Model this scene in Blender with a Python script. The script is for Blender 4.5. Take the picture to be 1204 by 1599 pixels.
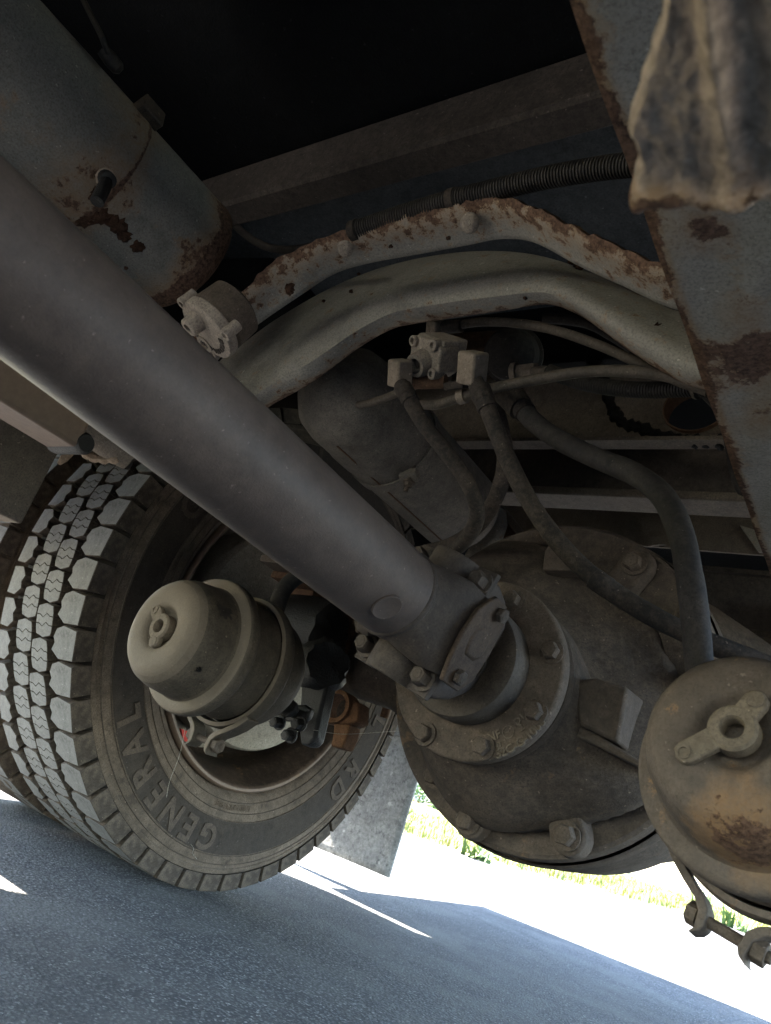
import bpy, bmesh, math, random
import numpy as np
from mathutils import Vector, Matrix, Quaternion
random.seed(7)
R_ = math.radians
sc = bpy.context.scene
for o in list(bpy.data.objects): bpy.data.objects.remove(o)
COL = sc.collection

# ------------------------------------------------------------------ camera
HCAM = 0.30
CR = np.array([[0.80148906, 0.05065609, -0.59586009],
               [0.51622945, 0.44436074, 0.73215482],
               [0.30186493, -0.89441461, 0.3300001]])      # world <- camera (x right, y down, z forward)
FPX, CX, CY = 1150.0, 602.0, 799.5
cam_d = bpy.data.cameras.new('camera')
cam_d.sensor_fit = 'VERTICAL'; cam_d.sensor_height = 36.0; cam_d.sensor_width = 36.0
cam_d.lens = 36.0*FPX/1599.0
cam_d.clip_start = 0.01; cam_d.clip_end = 600
cam = bpy.data.objects.new('camera', cam_d); COL.objects.link(cam)
cm = Matrix([[CR[0][0], -CR[0][1], -CR[0][2], 0], [CR[1][0], -CR[1][1], -CR[1][2], 0],
             [CR[2][0], -CR[2][1], -CR[2][2], HCAM], [0, 0, 0, 1]])
cam.matrix_world = cm
cam_d.dof.use_dof = True; cam_d.dof.focus_distance = 1.0; cam_d.dof.aperture_fstop = 14
sc.camera = cam

# ------------------------------------------------------------------ sky, sun, exposure
SUN_EL = 47.0
sd = Vector((math.cos(R_(SUN_EL)), 0.15*math.cos(R_(SUN_EL)), -math.sin(R_(SUN_EL)))).normalized()   # the way the light travels
w = bpy.data.worlds.new('World'); sc.world = w; w.use_nodes = True
nt = w.node_tree; nt.nodes.clear()
sky = nt.nodes.new('ShaderNodeTexSky'); sky.sky_type = 'NISHITA'; sky.sun_disc = False
sky.sun_elevation = R_(SUN_EL); sky.sun_rotation = R_(-98.5)
sky.air_density = 1.0; sky.dust_density = 0.6
bg = nt.nodes.new('ShaderNodeBackground'); bg.inputs[1].default_value = 0.085
wo = nt.nodes.new('ShaderNodeOutputWorld')
nt.links.new(sky.outputs[0], bg.inputs[0]); nt.links.new(bg.outputs[0], wo.inputs[0])
sl = bpy.data.lights.new('sun', 'SUN'); sl.energy = 5.0; sl.angle = R_(0.5); sl.color = (1.0, 0.92, 0.80)
so = bpy.data.objects.new('sun', sl); COL.objects.link(so)
so.rotation_euler = sd.to_track_quat('-Z', 'Y').to_euler(); so.location = (-6, 2, 8)
vs = sc.view_settings
vs.view_transform = 'Standard'; vs.look = 'None'; vs.gamma = 1.0; vs.use_curve_mapping = False
vs.exposure = 4.35
cy = sc.cycles
cy.max_bounces = 8; cy.diffuse_bounces = 6; cy.glossy_bounces = 4; cy.transmission_bounces = 4
cy.use_denoising = True; cy.sample_clamp_indirect = 10.0; cy.caustics_reflective = False; cy.caustics_refractive = False

# ------------------------------------------------------------------ helpers
def ray(px, py):
    v = CR @ np.array([(px-CX)/FPX, (py-CY)/FPX, 1.0]); return Vector(v)
def at(px, py, X=None, Y=None, Z=None):
    """point of the place seen at that spot of the photograph, on the plane X / Y / Z (Z above the ground)"""
    r = ray(px, py)
    if X is not None: t = X/r.x
    elif Y is not None: t = Y/r.y
    else: t = (Z-HCAM)/r.z
    return Vector((0, 0, HCAM)) + t*r

class MB:
    def __init__(self): self.v = []; self.f = []; self.a = []
    def add(self, vs_, fs, M=None, a=None):
        b = len(self.v)
        for i, p in enumerate(vs_):
            p = Vector(p); self.v.append(M @ p if M is not None else p)
            self.a.append(a[i] if a else 0.0)
        self.f += [tuple(b+i for i in f) for f in fs]
        return self
    def box(self, lo, hi, M=None):
        x0, y0, z0 = lo; x1, y1, z1 = hi
        V = [(x0,y0,z0),(x1,y0,z0),(x1,y1,z0),(x0,y1,z0),(x0,y0,z1),(x1,y0,z1),(x1,y1,z1),(x0,y1,z1)]
        return self.add(V, [(0,3,2,1),(4,5,6,7),(0,1,5,4),(1,2,6,5),(2,3,7,6),(3,0,4,7)], M)
    def lathe(self, prof, M=None, n=48, a=None):
        """profile (s, r) about local Z"""
        V = []; F = []; A = []
        rings = []
        for k, (s, r) in enumerate(prof):
            av = a[k] if a else 0.0
            if r < 1e-6: rings.append([len(V)]); V.append((0,0,s)); A.append(av)
            else:
                rings.append(list(range(len(V), len(V)+n)))
                for i in range(n):
                    t = 2*math.pi*i/n; V.append((r*math.cos(t), r*math.sin(t), s)); A.append(av)
        for p, q in zip(rings, rings[1:]):
            for i in range(n):
                j = (i+1) % n
                if len(p) == 1 and len(q) == 1: continue
                if len(p) == 1: F.append((p[0], q[j], q[i]))
                elif len(q) == 1: F.append((p[i], p[j], q[0]))
                else: F.append((p[i], p[j], q[j], q[i]))
        return self.add(V, F, M, A)
    def loft(self, rings, cap=True, closed=True):
        b = len(self.v); n = len(rings[0])
        for r in rings:
            for p in r: self.v.append(Vector(p)); self.a.append(0.0)
        m = n if closed else n-1
        for k in range(len(rings)-1):
            for i in range(m):
                j = (i+1) % n
                self.f.append((b+k*n+i, b+k*n+j, b+(k+1)*n+j, b+(k+1)*n+i))
        if cap and closed:
            self.f.append(tuple(b+i for i in reversed(range(n))))
            self.f.append(tuple(b+(len(rings)-1)*n+i for i in range(n)))
        return self
    def prism(self, poly, h, M=None, h0=0.0, top=1.0):
        """polygon in local XY extruded along local Z from h0 to h"""
        n = len(poly)
        cx_ = sum(p[0] for p in poly)/n; cy_ = sum(p[1] for p in poly)/n
        V = [(x, y, h0) for x, y in poly] + [(cx_+(x-cx_)*top, cy_+(y-cy_)*top, h) for x, y in poly]
        F = [tuple(reversed(range(n))), tuple(range(n, 2*n))] + [(i, (i+1) % n, n+(i+1) % n, n+i) for i in range(n)]
        return self.add(V, F, M)
    def tube(self, pts, r, n=12, rfun=None, cap=True):
        pts = [Vector(p) for p in pts]
        T = []
        for i in range(len(pts)):
            a = pts[max(i-1, 0)]; b = pts[min(i+1, len(pts)-1)]
            T.append((b-a).normalized())
        up = Vector((0.123, 0.3, 1)).normalized()
        u = T[0].cross(up).normalized(); rings = []
        for i, p in enumerate(pts):
            u = (u - T[i]*u.dot(T[i])).normalized(); v = T[i].cross(u)
            rr = rfun(i, len(pts)) if rfun else r
            rings.append([p + (u*math.cos(2*math.pi*k/n) + v*math.sin(2*math.pi*k/n))*rr for k in range(n)])
        return self.loft(rings, cap)

def spline(pts, step=0.008):
    """Catmull-Rom through the points, evenly sampled"""
    P = [Vector(p) for p in pts]; P = [P[0]*2-P[1]] + P + [P[-1]*2-P[-2]]
    out = []
    for i in range(1, len(P)-2):
        p0, p1, p2, p3 = P[i-1:i+3]
        n = max(2, int((p2-p1).length/step))
        for k in range(n):
            t = k/n
            out.append(0.5*((2*p1) + (p2-p0)*t + (2*p0-5*p1+4*p2-p3)*t*t + (3*p1-p0-3*p2+p3)*t**3))
    out.append(P[-2]); return out

def frame(o, z, x=None):
    """matrix with origin o, local Z along z and local X as near x as can be"""
    z = Vector(z).normalized(); x = Vector(x) if x is not None else (Vector((1,0,0)) if abs(z.x) < 0.9 else Vector((0,0,1)))
    x = (x - z*x.dot(z)).normalized(); y = z.cross(x)
    M = Matrix((x, y, z)).transposed().to_4x4(); M.translation = Vector(o); return M

ORG = {}
def finish(me, sharp):
    for p in me.polygons: p.use_smooth = True
    if sharp is not None: me.set_sharp_from_angle(angle=R_(sharp))
def obj(name, mb, mat, parent=None, origin=None, sharp=38, bevel=0, sub=0, solid=0):
    if origin is None: origin = ORG[parent.name] if parent else Vector((0,0,0))
    origin = Vector(origin)
    me = bpy.data.meshes.new(name)
    me.from_pydata([tuple(p-origin) for p in mb.v], [], mb.f)
    if any(mb.a):
        at_ = me.attributes.new('wear', 'FLOAT', 'POINT'); at_.data.foreach_set('value', mb.a)
    bm = bmesh.new(); bm.from_mesh(me); bmesh.ops.recalc_face_normals(bm, faces=bm.faces); bm.to_mesh(me); bm.free()
    finish(me, sharp); me.materials.append(mat)
    o = bpy.data.objects.new(name, me); COL.objects.link(o)
    if parent: o.parent = parent; o.location = origin - ORG[parent.name]
    else: o.location = origin
    ORG[o.name] = origin
    if solid: m = o.modifiers.new('solid', 'SOLIDIFY'); m.thickness = solid; m.offset = 0
    if bevel:
        m = o.modifiers.new('bevel', 'BEVEL'); m.width = bevel; m.segments = 2; m.limit_method = 'ANGLE'; m.angle_limit = R_(32)
    if sub: m = o.modifiers.new('sub', 'SUBSURF'); m.levels = sub; m.render_levels = sub
    return o
def tag(o, label, cat, group=None):
    o['label'] = label; o['category'] = cat
    if group: o['group'] = group
    return o
def thing(name, label, cat, loc=(0,0,0), group=None):
    o = bpy.data.objects.new(name, None); COL.objects.link(o); o.location = loc; ORG[o.name] = Vector(loc)
    o.empty_display_size = 0.05
    return tag(o, label, cat, group)
def structure(o, kind='structure'): o['kind'] = kind; return o
BM = {}
def place(name, key, build, mat, parent, pos, z, x=None, scale=1.0):
    """a small piece from shared mesh data, its local Z along z"""
    if (key, mat.name) not in BM:
        mb = MB(); build(mb); me = bpy.data.meshes.new(name); me.from_pydata([tuple(p) for p in mb.v], [], mb.f)
        bm = bmesh.new(); bm.from_mesh(me); bmesh.ops.recalc_face_normals(bm, faces=bm.faces); bm.to_mesh(me); bm.free()
        finish(me, 38); me.materials.append(mat); BM[(key, mat.name)] = me
    o = bpy.data.objects.new(name, BM[(key, mat.name)]); COL.objects.link(o)
    M = frame(pos, z, x); o.rotation_mode = 'QUATERNION'; o.rotation_quaternion = M.to_quaternion()
    o.parent = parent; o.location = Vector(pos) - ORG[parent.name]; o.scale = (scale,)*3
    ORG[o.name] = Vector(pos)
    return o
def hexbolt(mb, r=0.011, h=0.009, washer=True):
    if washer: mb.lathe([(0,0),(0,r*1.35),(0.0025,r*1.35),(0.003,r*1.25),(0.003,0)], n=20)
    p = [(r*math.cos(R_(60*k)), r*math.sin(R_(60*k))) for k in range(6)]
    mb.prism(p, 0.003+h*0.8, h0=0.002); mb.prism(p, 0.003+h, h0=0.003+h*0.8, top=0.86)
    mb.lathe([(0.003+h,r*.62),(0.0036+h,r*.55),(0.0036+h,0)], n=16)
def bolt(parent, pos, z, r, mat, washer=True, h=None, rot=0.0, name='bolt'):
    h = h or r*0.85
    M = frame(pos, z); x = Matrix.Rotation(rot, 3, Vector(z).normalized()) @ M.to_3x3().col[0]
    return place(name, ('bolt', round(r,4), round(h,4), washer), lambda mb: hexbolt(mb, r, h, washer), mat, parent, pos, z, x)
def text_mesh(body, size, extrude=0.001, bold=0.0, spacing=1.0):
    c = bpy.data.curves.new('lettering', 'FONT'); c.body = body; c.size = size; c.extrude = extrude; c.offset = bold
    c.align_x = 'CENTER'; c.align_y = 'CENTER'; c.space_character = spacing; c.resolution_u = 3
    o = bpy.data.objects.new('lettering', c); COL.objects.link(o)
    dg = bpy.context.evaluated_depsgraph_get(); me = bpy.data.meshes.new_from_object(o.evaluated_get(dg))
    V = [v.co.copy() for v in me.vertices]; F = [tuple(p.vertices) for p in me.polygons]
    bpy.data.objects.remove(o); bpy.data.curves.remove(c); bpy.data.meshes.remove(me)
    return V, F

# ------------------------------------------------------------------ materials
def nodes(name):
    m = bpy.data.materials.new(name); m.use_nodes = True; t = m.node_tree
    return m, t, t.nodes['Principled BSDF']
def N(t, typ, **k):
    n = t.nodes.new(typ)
    for a, b in k.items(): setattr(n, a, b)
    return n
def noise(t, vec, scale, detail=4, rough=0.55):
    n = N(t, 'ShaderNodeTexNoise'); n.inputs['Scale'].default_value = scale; n.inputs['Detail'].default_value = detail
    n.inputs['Roughness'].default_value = rough; t.links.new(vec, n.inputs['Vector']); return n.outputs['Fac']
def ramp(t, fac, a, b, ca=(0,0,0,1), cb=(1,1,1,1)):
    n = N(t, 'ShaderNodeValToRGB'); e = n.color_ramp.elements
    e[0].position = a; e[1].position = b; e[0].color = ca; e[1].color = cb
    t.links.new(fac, n.inputs[0]); return n.outputs[0]
def mix(t, fac, a, b):
    n = N(t, 'ShaderNodeMix', data_type='RGBA')
    for s, x in ((n.inputs[0], fac), (n.inputs[6], a), (n.inputs[7], b)):
        if isinstance(x, (tuple, list)): s.default_value = (*x[:3], 1)
        elif isinstance(x, (int, float)): s.default_value = x
        else: t.links.new(x, s)
    return n.outputs[2]
def mth(t, op, a, b=0.0, clamp=False):
    n = N(t, 'ShaderNodeMath', operation=op); n.use_clamp = clamp
    for s, x in ((n.inputs[0], a), (n.inputs[1], b)):
        if isinstance(x, (int, float)): s.default_value = x
        else: t.links.new(x, s)
    return n.outputs[0]
def coords(t):
    c = N(t, 'ShaderNodeTexCoord'); return c.outputs['Object']
RUST_D, RUST_M, RUST_L = (0.045, 0.026, 0.018), (0.10, 0.055, 0.034), (0.29, 0.165, 0.075)
def dusty(name, base, dust, cover=0.5, rough=0.75, scale=14.0, rust=0.0, rust_scale=9.0, wear=False, bump=0.25, grit=240.0, metallic=0.0, spec=0.14, front=0.0, edge=0.0, grime=0.6, grain=0.75):
    """painted or cast metal / rubber under road dust, with rust where rust > 0 (and where the mesh carries wear)"""
    if not any(k in name for k in ('frame', 'tank paint', 'undercoat', 'flap', 'white', 'red', 'scuffed', 'thread', 'shingle')):
        base, dust = (tuple(x*k for x, k in zip(c, (1.05, 0.945, 0.875))) for c in (base, dust))
    m, t, b = nodes(name); co = coords(t)
    n1 = noise(t, co, scale, 9, 0.72); n2 = noise(t, co, scale*7, 8, 0.74); n3 = noise(t, co, grit, 3, 0.7)
    f = mth(t, 'ADD', mth(t, 'ADD', mth(t, 'MULTIPLY', n1, 0.36), mth(t, 'MULTIPLY', n2, 0.38)), mth(t, 'MULTIPLY', n3, 0.26))
    col = mix(t, ramp(t, f, 0.60-cover*0.36, 0.80-cover*0.36), base, dust)
    col = mix(t, ramp(t, n3, 0.42, 0.68, (0,0,0,1), (grain,grain,grain,1)), col, tuple(x*0.45 for x in base))
    gr = ramp(t, noise(t, co, scale*2.3, 10, 0.78), 0.53, 0.66)      # darker grime patches
    col = mix(t, mth(t, 'MULTIPLY', gr, grime), col, tuple(x*0.5 for x in base))
    sp = ramp(t, noise(t, co, grit*0.45, 2, 0.5), 0.70, 0.76)
    col = mix(t, mth(t, 'MULTIPLY', sp, 0.55), col, tuple(min(1, x*1.7+0.02) for x in dust))
    gp = N(t, 'ShaderNodeNewGeometry')                  # sharp edges mixed towards a paler dust colour
    col = mix(t, mth(t, 'MULTIPLY', ramp(t, mth(t, 'ADD', gp.outputs['Pointiness'], mth(t, 'MULTIPLY', n2, 0.04)), 0.535, 0.60), edge), col, tuple(min(1, x*1.6+.02) for x in dust))
    if front:                                           # road dust thrown on the faces that look forward
        gn = N(t, 'ShaderNodeNewGeometry'); sx = N(t, 'ShaderNodeSeparateXYZ'); t.links.new(gn.outputs['True Normal'], sx.inputs[0])
        fr = ramp(t, mth(t, 'ADD', mth(t, 'MULTIPLY', sx.outputs[1], -1.0), mth(t, 'MULTIPLY', n1, 0.5)), 0.55, 1.30)
        col = mix(t, mth(t, 'MULTIPLY', fr, front), col, tuple(min(1, x*1.6) for x in dust))
    hgt = mth(t, 'ADD', mth(t, 'MULTIPLY', n3, 0.6), mth(t, 'MULTIPLY', n2, 0.8))
    if rust > 0 or wear:
        rn = noise(t, co, rust_scale, 8, 0.68); rf = noise(t, co, rust_scale*9, 4, 0.7)
        src = mth(t, 'ADD', mth(t, 'MULTIPLY', rn, 0.75), mth(t, 'MULTIPLY', rf, 0.25))
        if wear:
            a = N(t, 'ShaderNodeAttribute', attribute_name='wear')
            src = mth(t, 'ADD', src, mth(t, 'MULTIPLY', a.outputs['Fac'], 0.36))
        T = 0.66-rust*0.14
        halo = ramp(t, src, T-0.055, T+0.01); core = ramp(t, src, T, T+0.035)
        if wear:
            og = ramp(t, mth(t, 'ADD', a.outputs['Fac'], mth(t, 'MULTIPLY', mth(t, 'SUBTRACT', src, 0.55), 1.3)), 0.10, 0.42)
            halo = mth(t, 'MAXIMUM', halo, mth(t, 'MULTIPLY', og, 0.8))
        rcol = mix(t, ramp(t, noise(t, co, grit*0.5, 3, 0.7), 0.40, 0.62), mix(t, ramp(t, rf, 0.35, 0.65), RUST_D, RUST_M), (0.17,0.10,0.065))
        col = mix(t, mth(t, 'MULTIPLY', halo, 0.8), col, mix(t, ramp(t, rf, 0.4, 0.62), RUST_L, tuple(0.5*a+0.5*b_ for a, b_ in zip(RUST_L, dust))))
        col = mix(t, core, col, rcol)
        big = noise(t, co, grit*0.8, 4, 0.75)
        hgt = mth(t, 'ADD', hgt, mth(t, 'MULTIPLY', core, mth(t, 'MULTIPLY', big, 2.5)))
    t.links.new(col, b.inputs['Base Color'])
    b.inputs['Metallic'].default_value = metallic; b.inputs['Specular IOR Level'].default_value = spec
    rr = mth(t, 'ADD', rough-0.08, mth(t, 'MULTIPLY', n1, 0.16)); t.links.new(rr, b.inputs['Roughness'])
    bp = N(t, 'ShaderNodeBump'); bp.inputs['Strength'].default_value = bump; bp.inputs['Distance'].default_value = 0.002
    t.links.new(hgt, bp.inputs['Height']); t.links.new(bp.outputs[0], b.inputs['Normal'])
    return m

M = {}
M['iron'] = dusty('dusty cast iron', (0.050,0.045,0.040), (0.135,0.116,0.097), 0.50, 0.8, 11, rust=0.03, rust_scale=7, bump=0.8, grit=380, edge=.2)
M['cage'] = dusty('dusty bearing cage', (0.085,0.074,0.063), (0.185,0.157,0.128), 0.50, 0.78, 13, bump=0.5, grit=420)
M['slinger'] = dusty('grey slinger', (0.058,0.054,0.049), (0.12,0.108,0.094), 0.5, 0.62, 14, bump=0.35, grit=400)
M['bolt'] = dusty('dusty bolt steel', (0.075,0.066,0.056), (0.165,0.14,0.115), 0.5, 0.72, 40, bump=0.4, grit=500)
M['boltdark'] = dusty('dark bolt steel', (0.05,0.046,0.043), (0.12,0.105,0.09), 0.5, 0.6, 40, bump=0.3, grit=500)
M['shaft'] = dusty('shaft paint', (0.064,0.055,0.053), (0.116,0.100,0.091), 0.46, 0.54, 6, bump=0.25, grit=460, spec=0.22, grime=.38, grain=.42)
M['yoke'] = dusty('yoke steel', (0.040,0.037,0.036), (0.092,0.082,0.074), 0.48, 0.6, 12, bump=0.4, grit=420, edge=.12)
M['yokebrown'] = dusty('brown yoke plate', (0.05,0.040,0.033), (0.105,0.085,0.069), 0.5, 0.66, 16, bump=0.3, grit=420)
M['chamber'] = dusty('brake chamber paint', (0.050,0.047,0.039), (0.118,0.106,0.087), 0.50, 0.66, 9, front=0.55, bump=0.6, grit=380, edge=.1)
M['chamberrust'] = dusty('brake chamber paint worn', (0.066,0.060,0.055), (0.145,0.128,0.111), 0.48, 0.72, 9, rust=0.08, rust_scale=30, wear=True, bump=0.6, grit=380, front=.15, edge=.1)
M['keeper'] = dusty('keeper casting', (0.12,0.108,0.088), (0.235,0.212,0.175), 0.55, 0.75, 30, bump=0.4, grit=420)
M['frame'] = dusty('frame paint', (0.34,0.30,0.242), (0.45,0.39,0.305), 0.5, 0.70, 8, rust=0.30, rust_scale=12, wear=True, bump=0.35, grit=380)
M['arch'] = dusty('frame crossmember paint', (0.285,0.262,0.226), (0.39,0.352,0.295), 0.5, 0.66, 8, rust=0.34, rust_scale=52, wear=True, bump=0.35, grit=380)
M['tank'] = dusty('tank paint', (0.235,0.218,0.185), (0.33,0.30,0.248), 0.45, 0.66, 7, rust=0.16, rust_scale=14, wear=True, bump=0.3, grit=420)
M['tank2'] = dusty('brown tank paint', (0.12,0.106,0.09), (0.26,0.225,0.185), 0.5, 0.72, 8, bump=0.4, grit=400)
M['alu'] = dusty('dusty cast aluminium', (0.22,0.205,0.182), (0.42,0.385,0.335), 0.58, 0.72, 22, bump=0.6, grit=420, metallic=0.1)
M['hose'] = dusty('dusty rubber hose', (0.024,0.023,0.022), (0.115,0.097,0.08), 0.42, 0.75, 22, bump=0.4, grit=420)
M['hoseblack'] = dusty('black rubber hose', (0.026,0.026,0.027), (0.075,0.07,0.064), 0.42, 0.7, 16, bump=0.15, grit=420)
M['nylon'] = dusty('dusty nylon pipe', (0.07,0.064,0.056), (0.16,0.143,0.12), 0.5, 0.6, 20, bump=0.2, grit=420)
M['loom'] = dusty('split loom plastic', (0.03,0.03,0.03), (0.085,0.08,0.072), 0.45, 0.55, 26, bump=0.15, grit=420)
M['brass'] = dusty('dusty brass fitting', (0.17,0.15,0.12), (0.34,0.30,0.25), 0.55, 0.7, 30, bump=0.4, grit=420)
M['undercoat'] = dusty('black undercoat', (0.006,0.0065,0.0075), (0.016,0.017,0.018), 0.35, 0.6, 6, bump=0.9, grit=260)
M['undercoat_lit'] = dusty('rear lit gritty undercoat', (0.06,0.067,0.074), (0.13,0.14,0.146), 0.5, 0.75, 10, bump=1.0, grit=260)  # lighter undercoat stands in for light from the rear on the floor
M['beam'] = dusty('brown body beam', (0.060,0.056,0.053), (0.145,0.134,0.122), 0.45, 0.75, 12, bump=0.6, grit=300)
M['panel'] = dusty('body panel', (0.13,0.12,0.105), (0.235,0.21,0.178), 0.5, 0.75, 8, bump=0.35, grit=340)
M['rust'] = dusty('orange rust', (0.125,0.068,0.038), (0.22,0.138,0.085), 0.5, 0.85, 22, bump=0.5, grit=360)
M['rustdark'] = dusty('brown rust', (0.085,0.05,0.034), (0.17,0.115,0.078), 0.5, 0.85, 22, bump=0.5, grit=360)
M['grease'] = dusty('caked grease', (0.008,0.008,0.008), (0.028,0.027,0.026), 0.35, 0.5, 30, bump=1.0, grit=160, spec=0.4)
M['sidewall'] = dusty('dusty tyre sidewall', (0.042,0.037,0.033), (0.178,0.153,0.125), 0.68, 0.85, 6, bump=0.3, grit=420)
M['band'] = dusty('tyre lettering band', (0.032,0.03,0.028), (0.066,0.058,0.05), 0.6, 0.82, 9, bump=0.2, grit=420)
M['letter'] = dusty('tyre lettering', (0.055,0.048,0.043), (0.118,0.102,0.086), 0.6, 0.82, 14, bump=0.2, grit=420)
M['tread'] = dusty('scuffed tread rubber', (0.155,0.152,0.145), (0.255,0.25,0.237), 0.56, 0.9, 22, bump=0.6, grit=420, grain=.5)
M['blockside'] = dusty('tread block flank rubber', (0.045,0.041,0.037), (0.15,0.132,0.11), 0.5, 0.88, 14, bump=0.4, grit=420)
M['carcass'] = dusty('tread groove rubber', (0.014,0.013,0.012), (0.045,0.04,0.034), 0.4, 0.85, 14, bump=0.3, grit=300)
M['rim'] = dusty('rusty wheel rim', (0.035,0.028,0.023), (0.13,0.10,0.078), 0.40, 0.5, 12, rust=0.1, rust_scale=14, bump=0.3, grit=360, edge=.9)
M['disc'] = dusty('dusty white wheel disc', (0.28,0.25,0.20), (0.46,0.41,0.335), 0.6, 0.8, 12, bump=0.4, grit=300)
M['flap'] = dusty('muddy rubber flap', (0.075,0.082,0.092), (0.44,0.44,0.435), 0.74, 0.85, 12, bump=1.0, grit=110, grain=.5)
M['flapstrip'] = dusty('flap clamp strip', (0.24,0.245,0.25), (0.36,0.365,0.36), 0.5, 0.7, 20, bump=0.2)
M['near'] = dusty('near casting', (0.44,0.37,0.29), (0.60,0.51,0.41), 0.5, 0.8, 30, rust=0.20, rust_scale=22, wear=True, bump=0.9, grit=160)
M['sealant'] = dusty('black sealant', (0.008,0.008,0.008), (0.02,0.02,0.02), 0.4, 0.6, 60, bump=1.0, grit=300)
M['redpaint'] = dusty('red paint', (0.55,0.03,0.02), (0.6,0.08,0.05), 0.3, 0.5, 30, bump=0.1)
M['skirt'] = dusty('body skirt', (0.16,0.15,0.135), (0.24,0.225,0.195), 0.5, 0.7, 5, bump=0.2)
M['white'] = dusty('white house paint', (0.74,0.74,0.72), (0.80,0.80,0.78), 0.5, 0.7, 2, bump=0.05)
M['roof'] = dusty('grey shingles', (0.12,0.115,0.11), (0.18,0.17,0.16), 0.5, 0.85, 3, bump=0.3)
M['thread'] = dusty('cobweb thread', (0.45,0.42,0.36), (0.5,0.47,0.4), 0.5, 0.6, 30, bump=0.0)
def leafmat(name, a, b_):
    m, t, b = nodes(name); oi = N(t, 'ShaderNodeTexCoord').outputs['Object']
    c = mix(t, ramp(t, noise(t, oi, 6, 3), 0.35, 0.65), a, b_)
    t.links.new(c, b.inputs['Base Color']); b.inputs['Roughness'].default_value = 0.7
    return m
M['grass'] = leafmat('grass blades', (0.12,0.16,0.035), (0.21,0.20,0.06))
M['weed'] = leafmat('weed leaves', (0.04,0.09,0.02), (0.08,0.14,0.03))
M['hedge'] = leafmat('hedge leaves', (0.05,0.10,0.03), (0.09,0.15,0.05))
m, t, b = nodes('dark glass'); b.inputs['Base Color'].default_value = (0.03,0.035,0.04,1); b.inputs['Roughness'].default_value = 0.1; M['glass'] = m
# asphalt
m, t, b = nodes('asphalt'); co = coords(t)
v = N(t, 'ShaderNodeTexVoronoi'); v.inputs['Scale'].default_value = 340; t.links.new(co, v.inputs['Vector'])
v2 = N(t, 'ShaderNodeTexVoronoi'); v2.inputs['Scale'].default_value = 190; t.links.new(co, v2.inputs['Vector'])
big = noise(t, co, 1.3, 5); fine = noise(t, co, 500, 3, 0.7)
sep = N(t, 'ShaderNodeSeparateColor'); t.links.new(v.outputs['Color'], sep.inputs[0])
c = mix(t, sep.outputs[0], (0.038,0.041,0.045), (0.265,0.27,0.276))
c = mix(t, ramp(t, v2.outputs['Distance'], 0.25, 0.65), c, (0.058,0.061,0.066))
c = mix(t, ramp(t, sep.outputs[1], 0.965, 0.99), c, (0.40,0.40,0.39))
c = mix(t, mth(t, 'MULTIPLY', ramp(t, noise(t, co, 4.5, 7, 0.65), 0.45, 0.62), 0.45), mix(t, mth(t, 'MULTIPLY', ramp(t, big, 0.42, 0.6), 0.5), c, (0.06,0.06,0.06)), (0.18,0.18,0.172))
t.links.new(c, b.inputs['Base Color']); b.inputs['Roughness'].default_value = 0.85; b.inputs['Specular IOR Level'].default_value = 0.3
bp = N(t, 'ShaderNodeBump'); bp.inputs['Strength'].default_value = 1.0; bp.inputs['Distance'].default_value = 0.004
t.links.new(mth(t, 'ADD', mth(t, 'MULTIPLY', v2.outputs['Distance'], -1.0), mth(t, 'MULTIPLY', fine, 0.6)), bp.inputs['Height'])
t.links.new(bp.outputs[0], b.inputs['Normal']); M['asphalt'] = m
m, t, b = nodes('lawn soil'); co = coords(t)
c = mix(t, ramp(t, noise(t, co, 3, 5), 0.35, 0.65), (0.10,0.12,0.03), (0.17,0.15,0.07)); t.links.new(c, b.inputs['Base Color']); b.inputs['Roughness'].default_value = 0.9
M['soil'] = m

# ------------------------------------------------------------------ ground and what lies beyond
g = MB(); g.add([(-250,-250,0),(250,-250,0),(250,250,0),(-250,250,0)], [(0,1,2,3)])
structure(obj('pavement', g, M['asphalt']))
EDGE = [(-3.9,-40),(-3.9,2),(-3.4,4),(-2.975,5.24),(-2.6,5.77),(-2.2,8.5),(-1.95,11.3),(-1.7,20),(-1.6,60)]
g = MB(); V = []; F = []
for x, y in EDGE: V += [(x, y, 0.004), (x-60, y, 0.03)]
for i in range(len(EDGE)-1): F.append((2*i, 2*i+2, 2*i+3, 2*i+1))
g.add(V, F); structure(obj('lawn', g, M['soil']))
def edge_x(y):
    for (a, b_), (c_, d) in zip(EDGE, EDGE[1:]):
        if b_ <= y <= d: return a + (c_-a)*(y-b_)/(d-b_)
    return EDGE[-1][0]
def blade(mb, x, y, h, wd, lean, ang, z=0.01):
    dx, dy = math.cos(ang), math.sin(ang); lx, ly = lean*math.cos(ang+1.2), lean*math.sin(ang+1.2)
    mb.add([(x-dx*wd, y-dy*wd, z), (x+dx*wd, y+dy*wd, z), (x+dx*wd*.7+lx*.4, y+dy*wd*.7+ly*.4, z+h*.6),
            (x-dx*wd*.7+lx*.4, y-dy*wd*.7+ly*.4, z+h*.6), (x+lx, y+ly, z+h)], [(0,1,2,3), (3,2,4)])
rg = random.Random(3); g = MB()
for i in range(16000):
    y = 3.5 + 20*rg.random()**1.7; x = edge_x(y) + rg.gauss(0, .05) - (0.6 + 9*rg.random())*rg.random()
    blade(g, x, y, rg.uniform(.03, .09), rg.uniform(.003, .007)*(1+y*.06), rg.uniform(0, .05), rg.uniform(0, 6.28))
structure(obj('grass', g, M['grass'], sharp=None), 'stuff')
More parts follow.
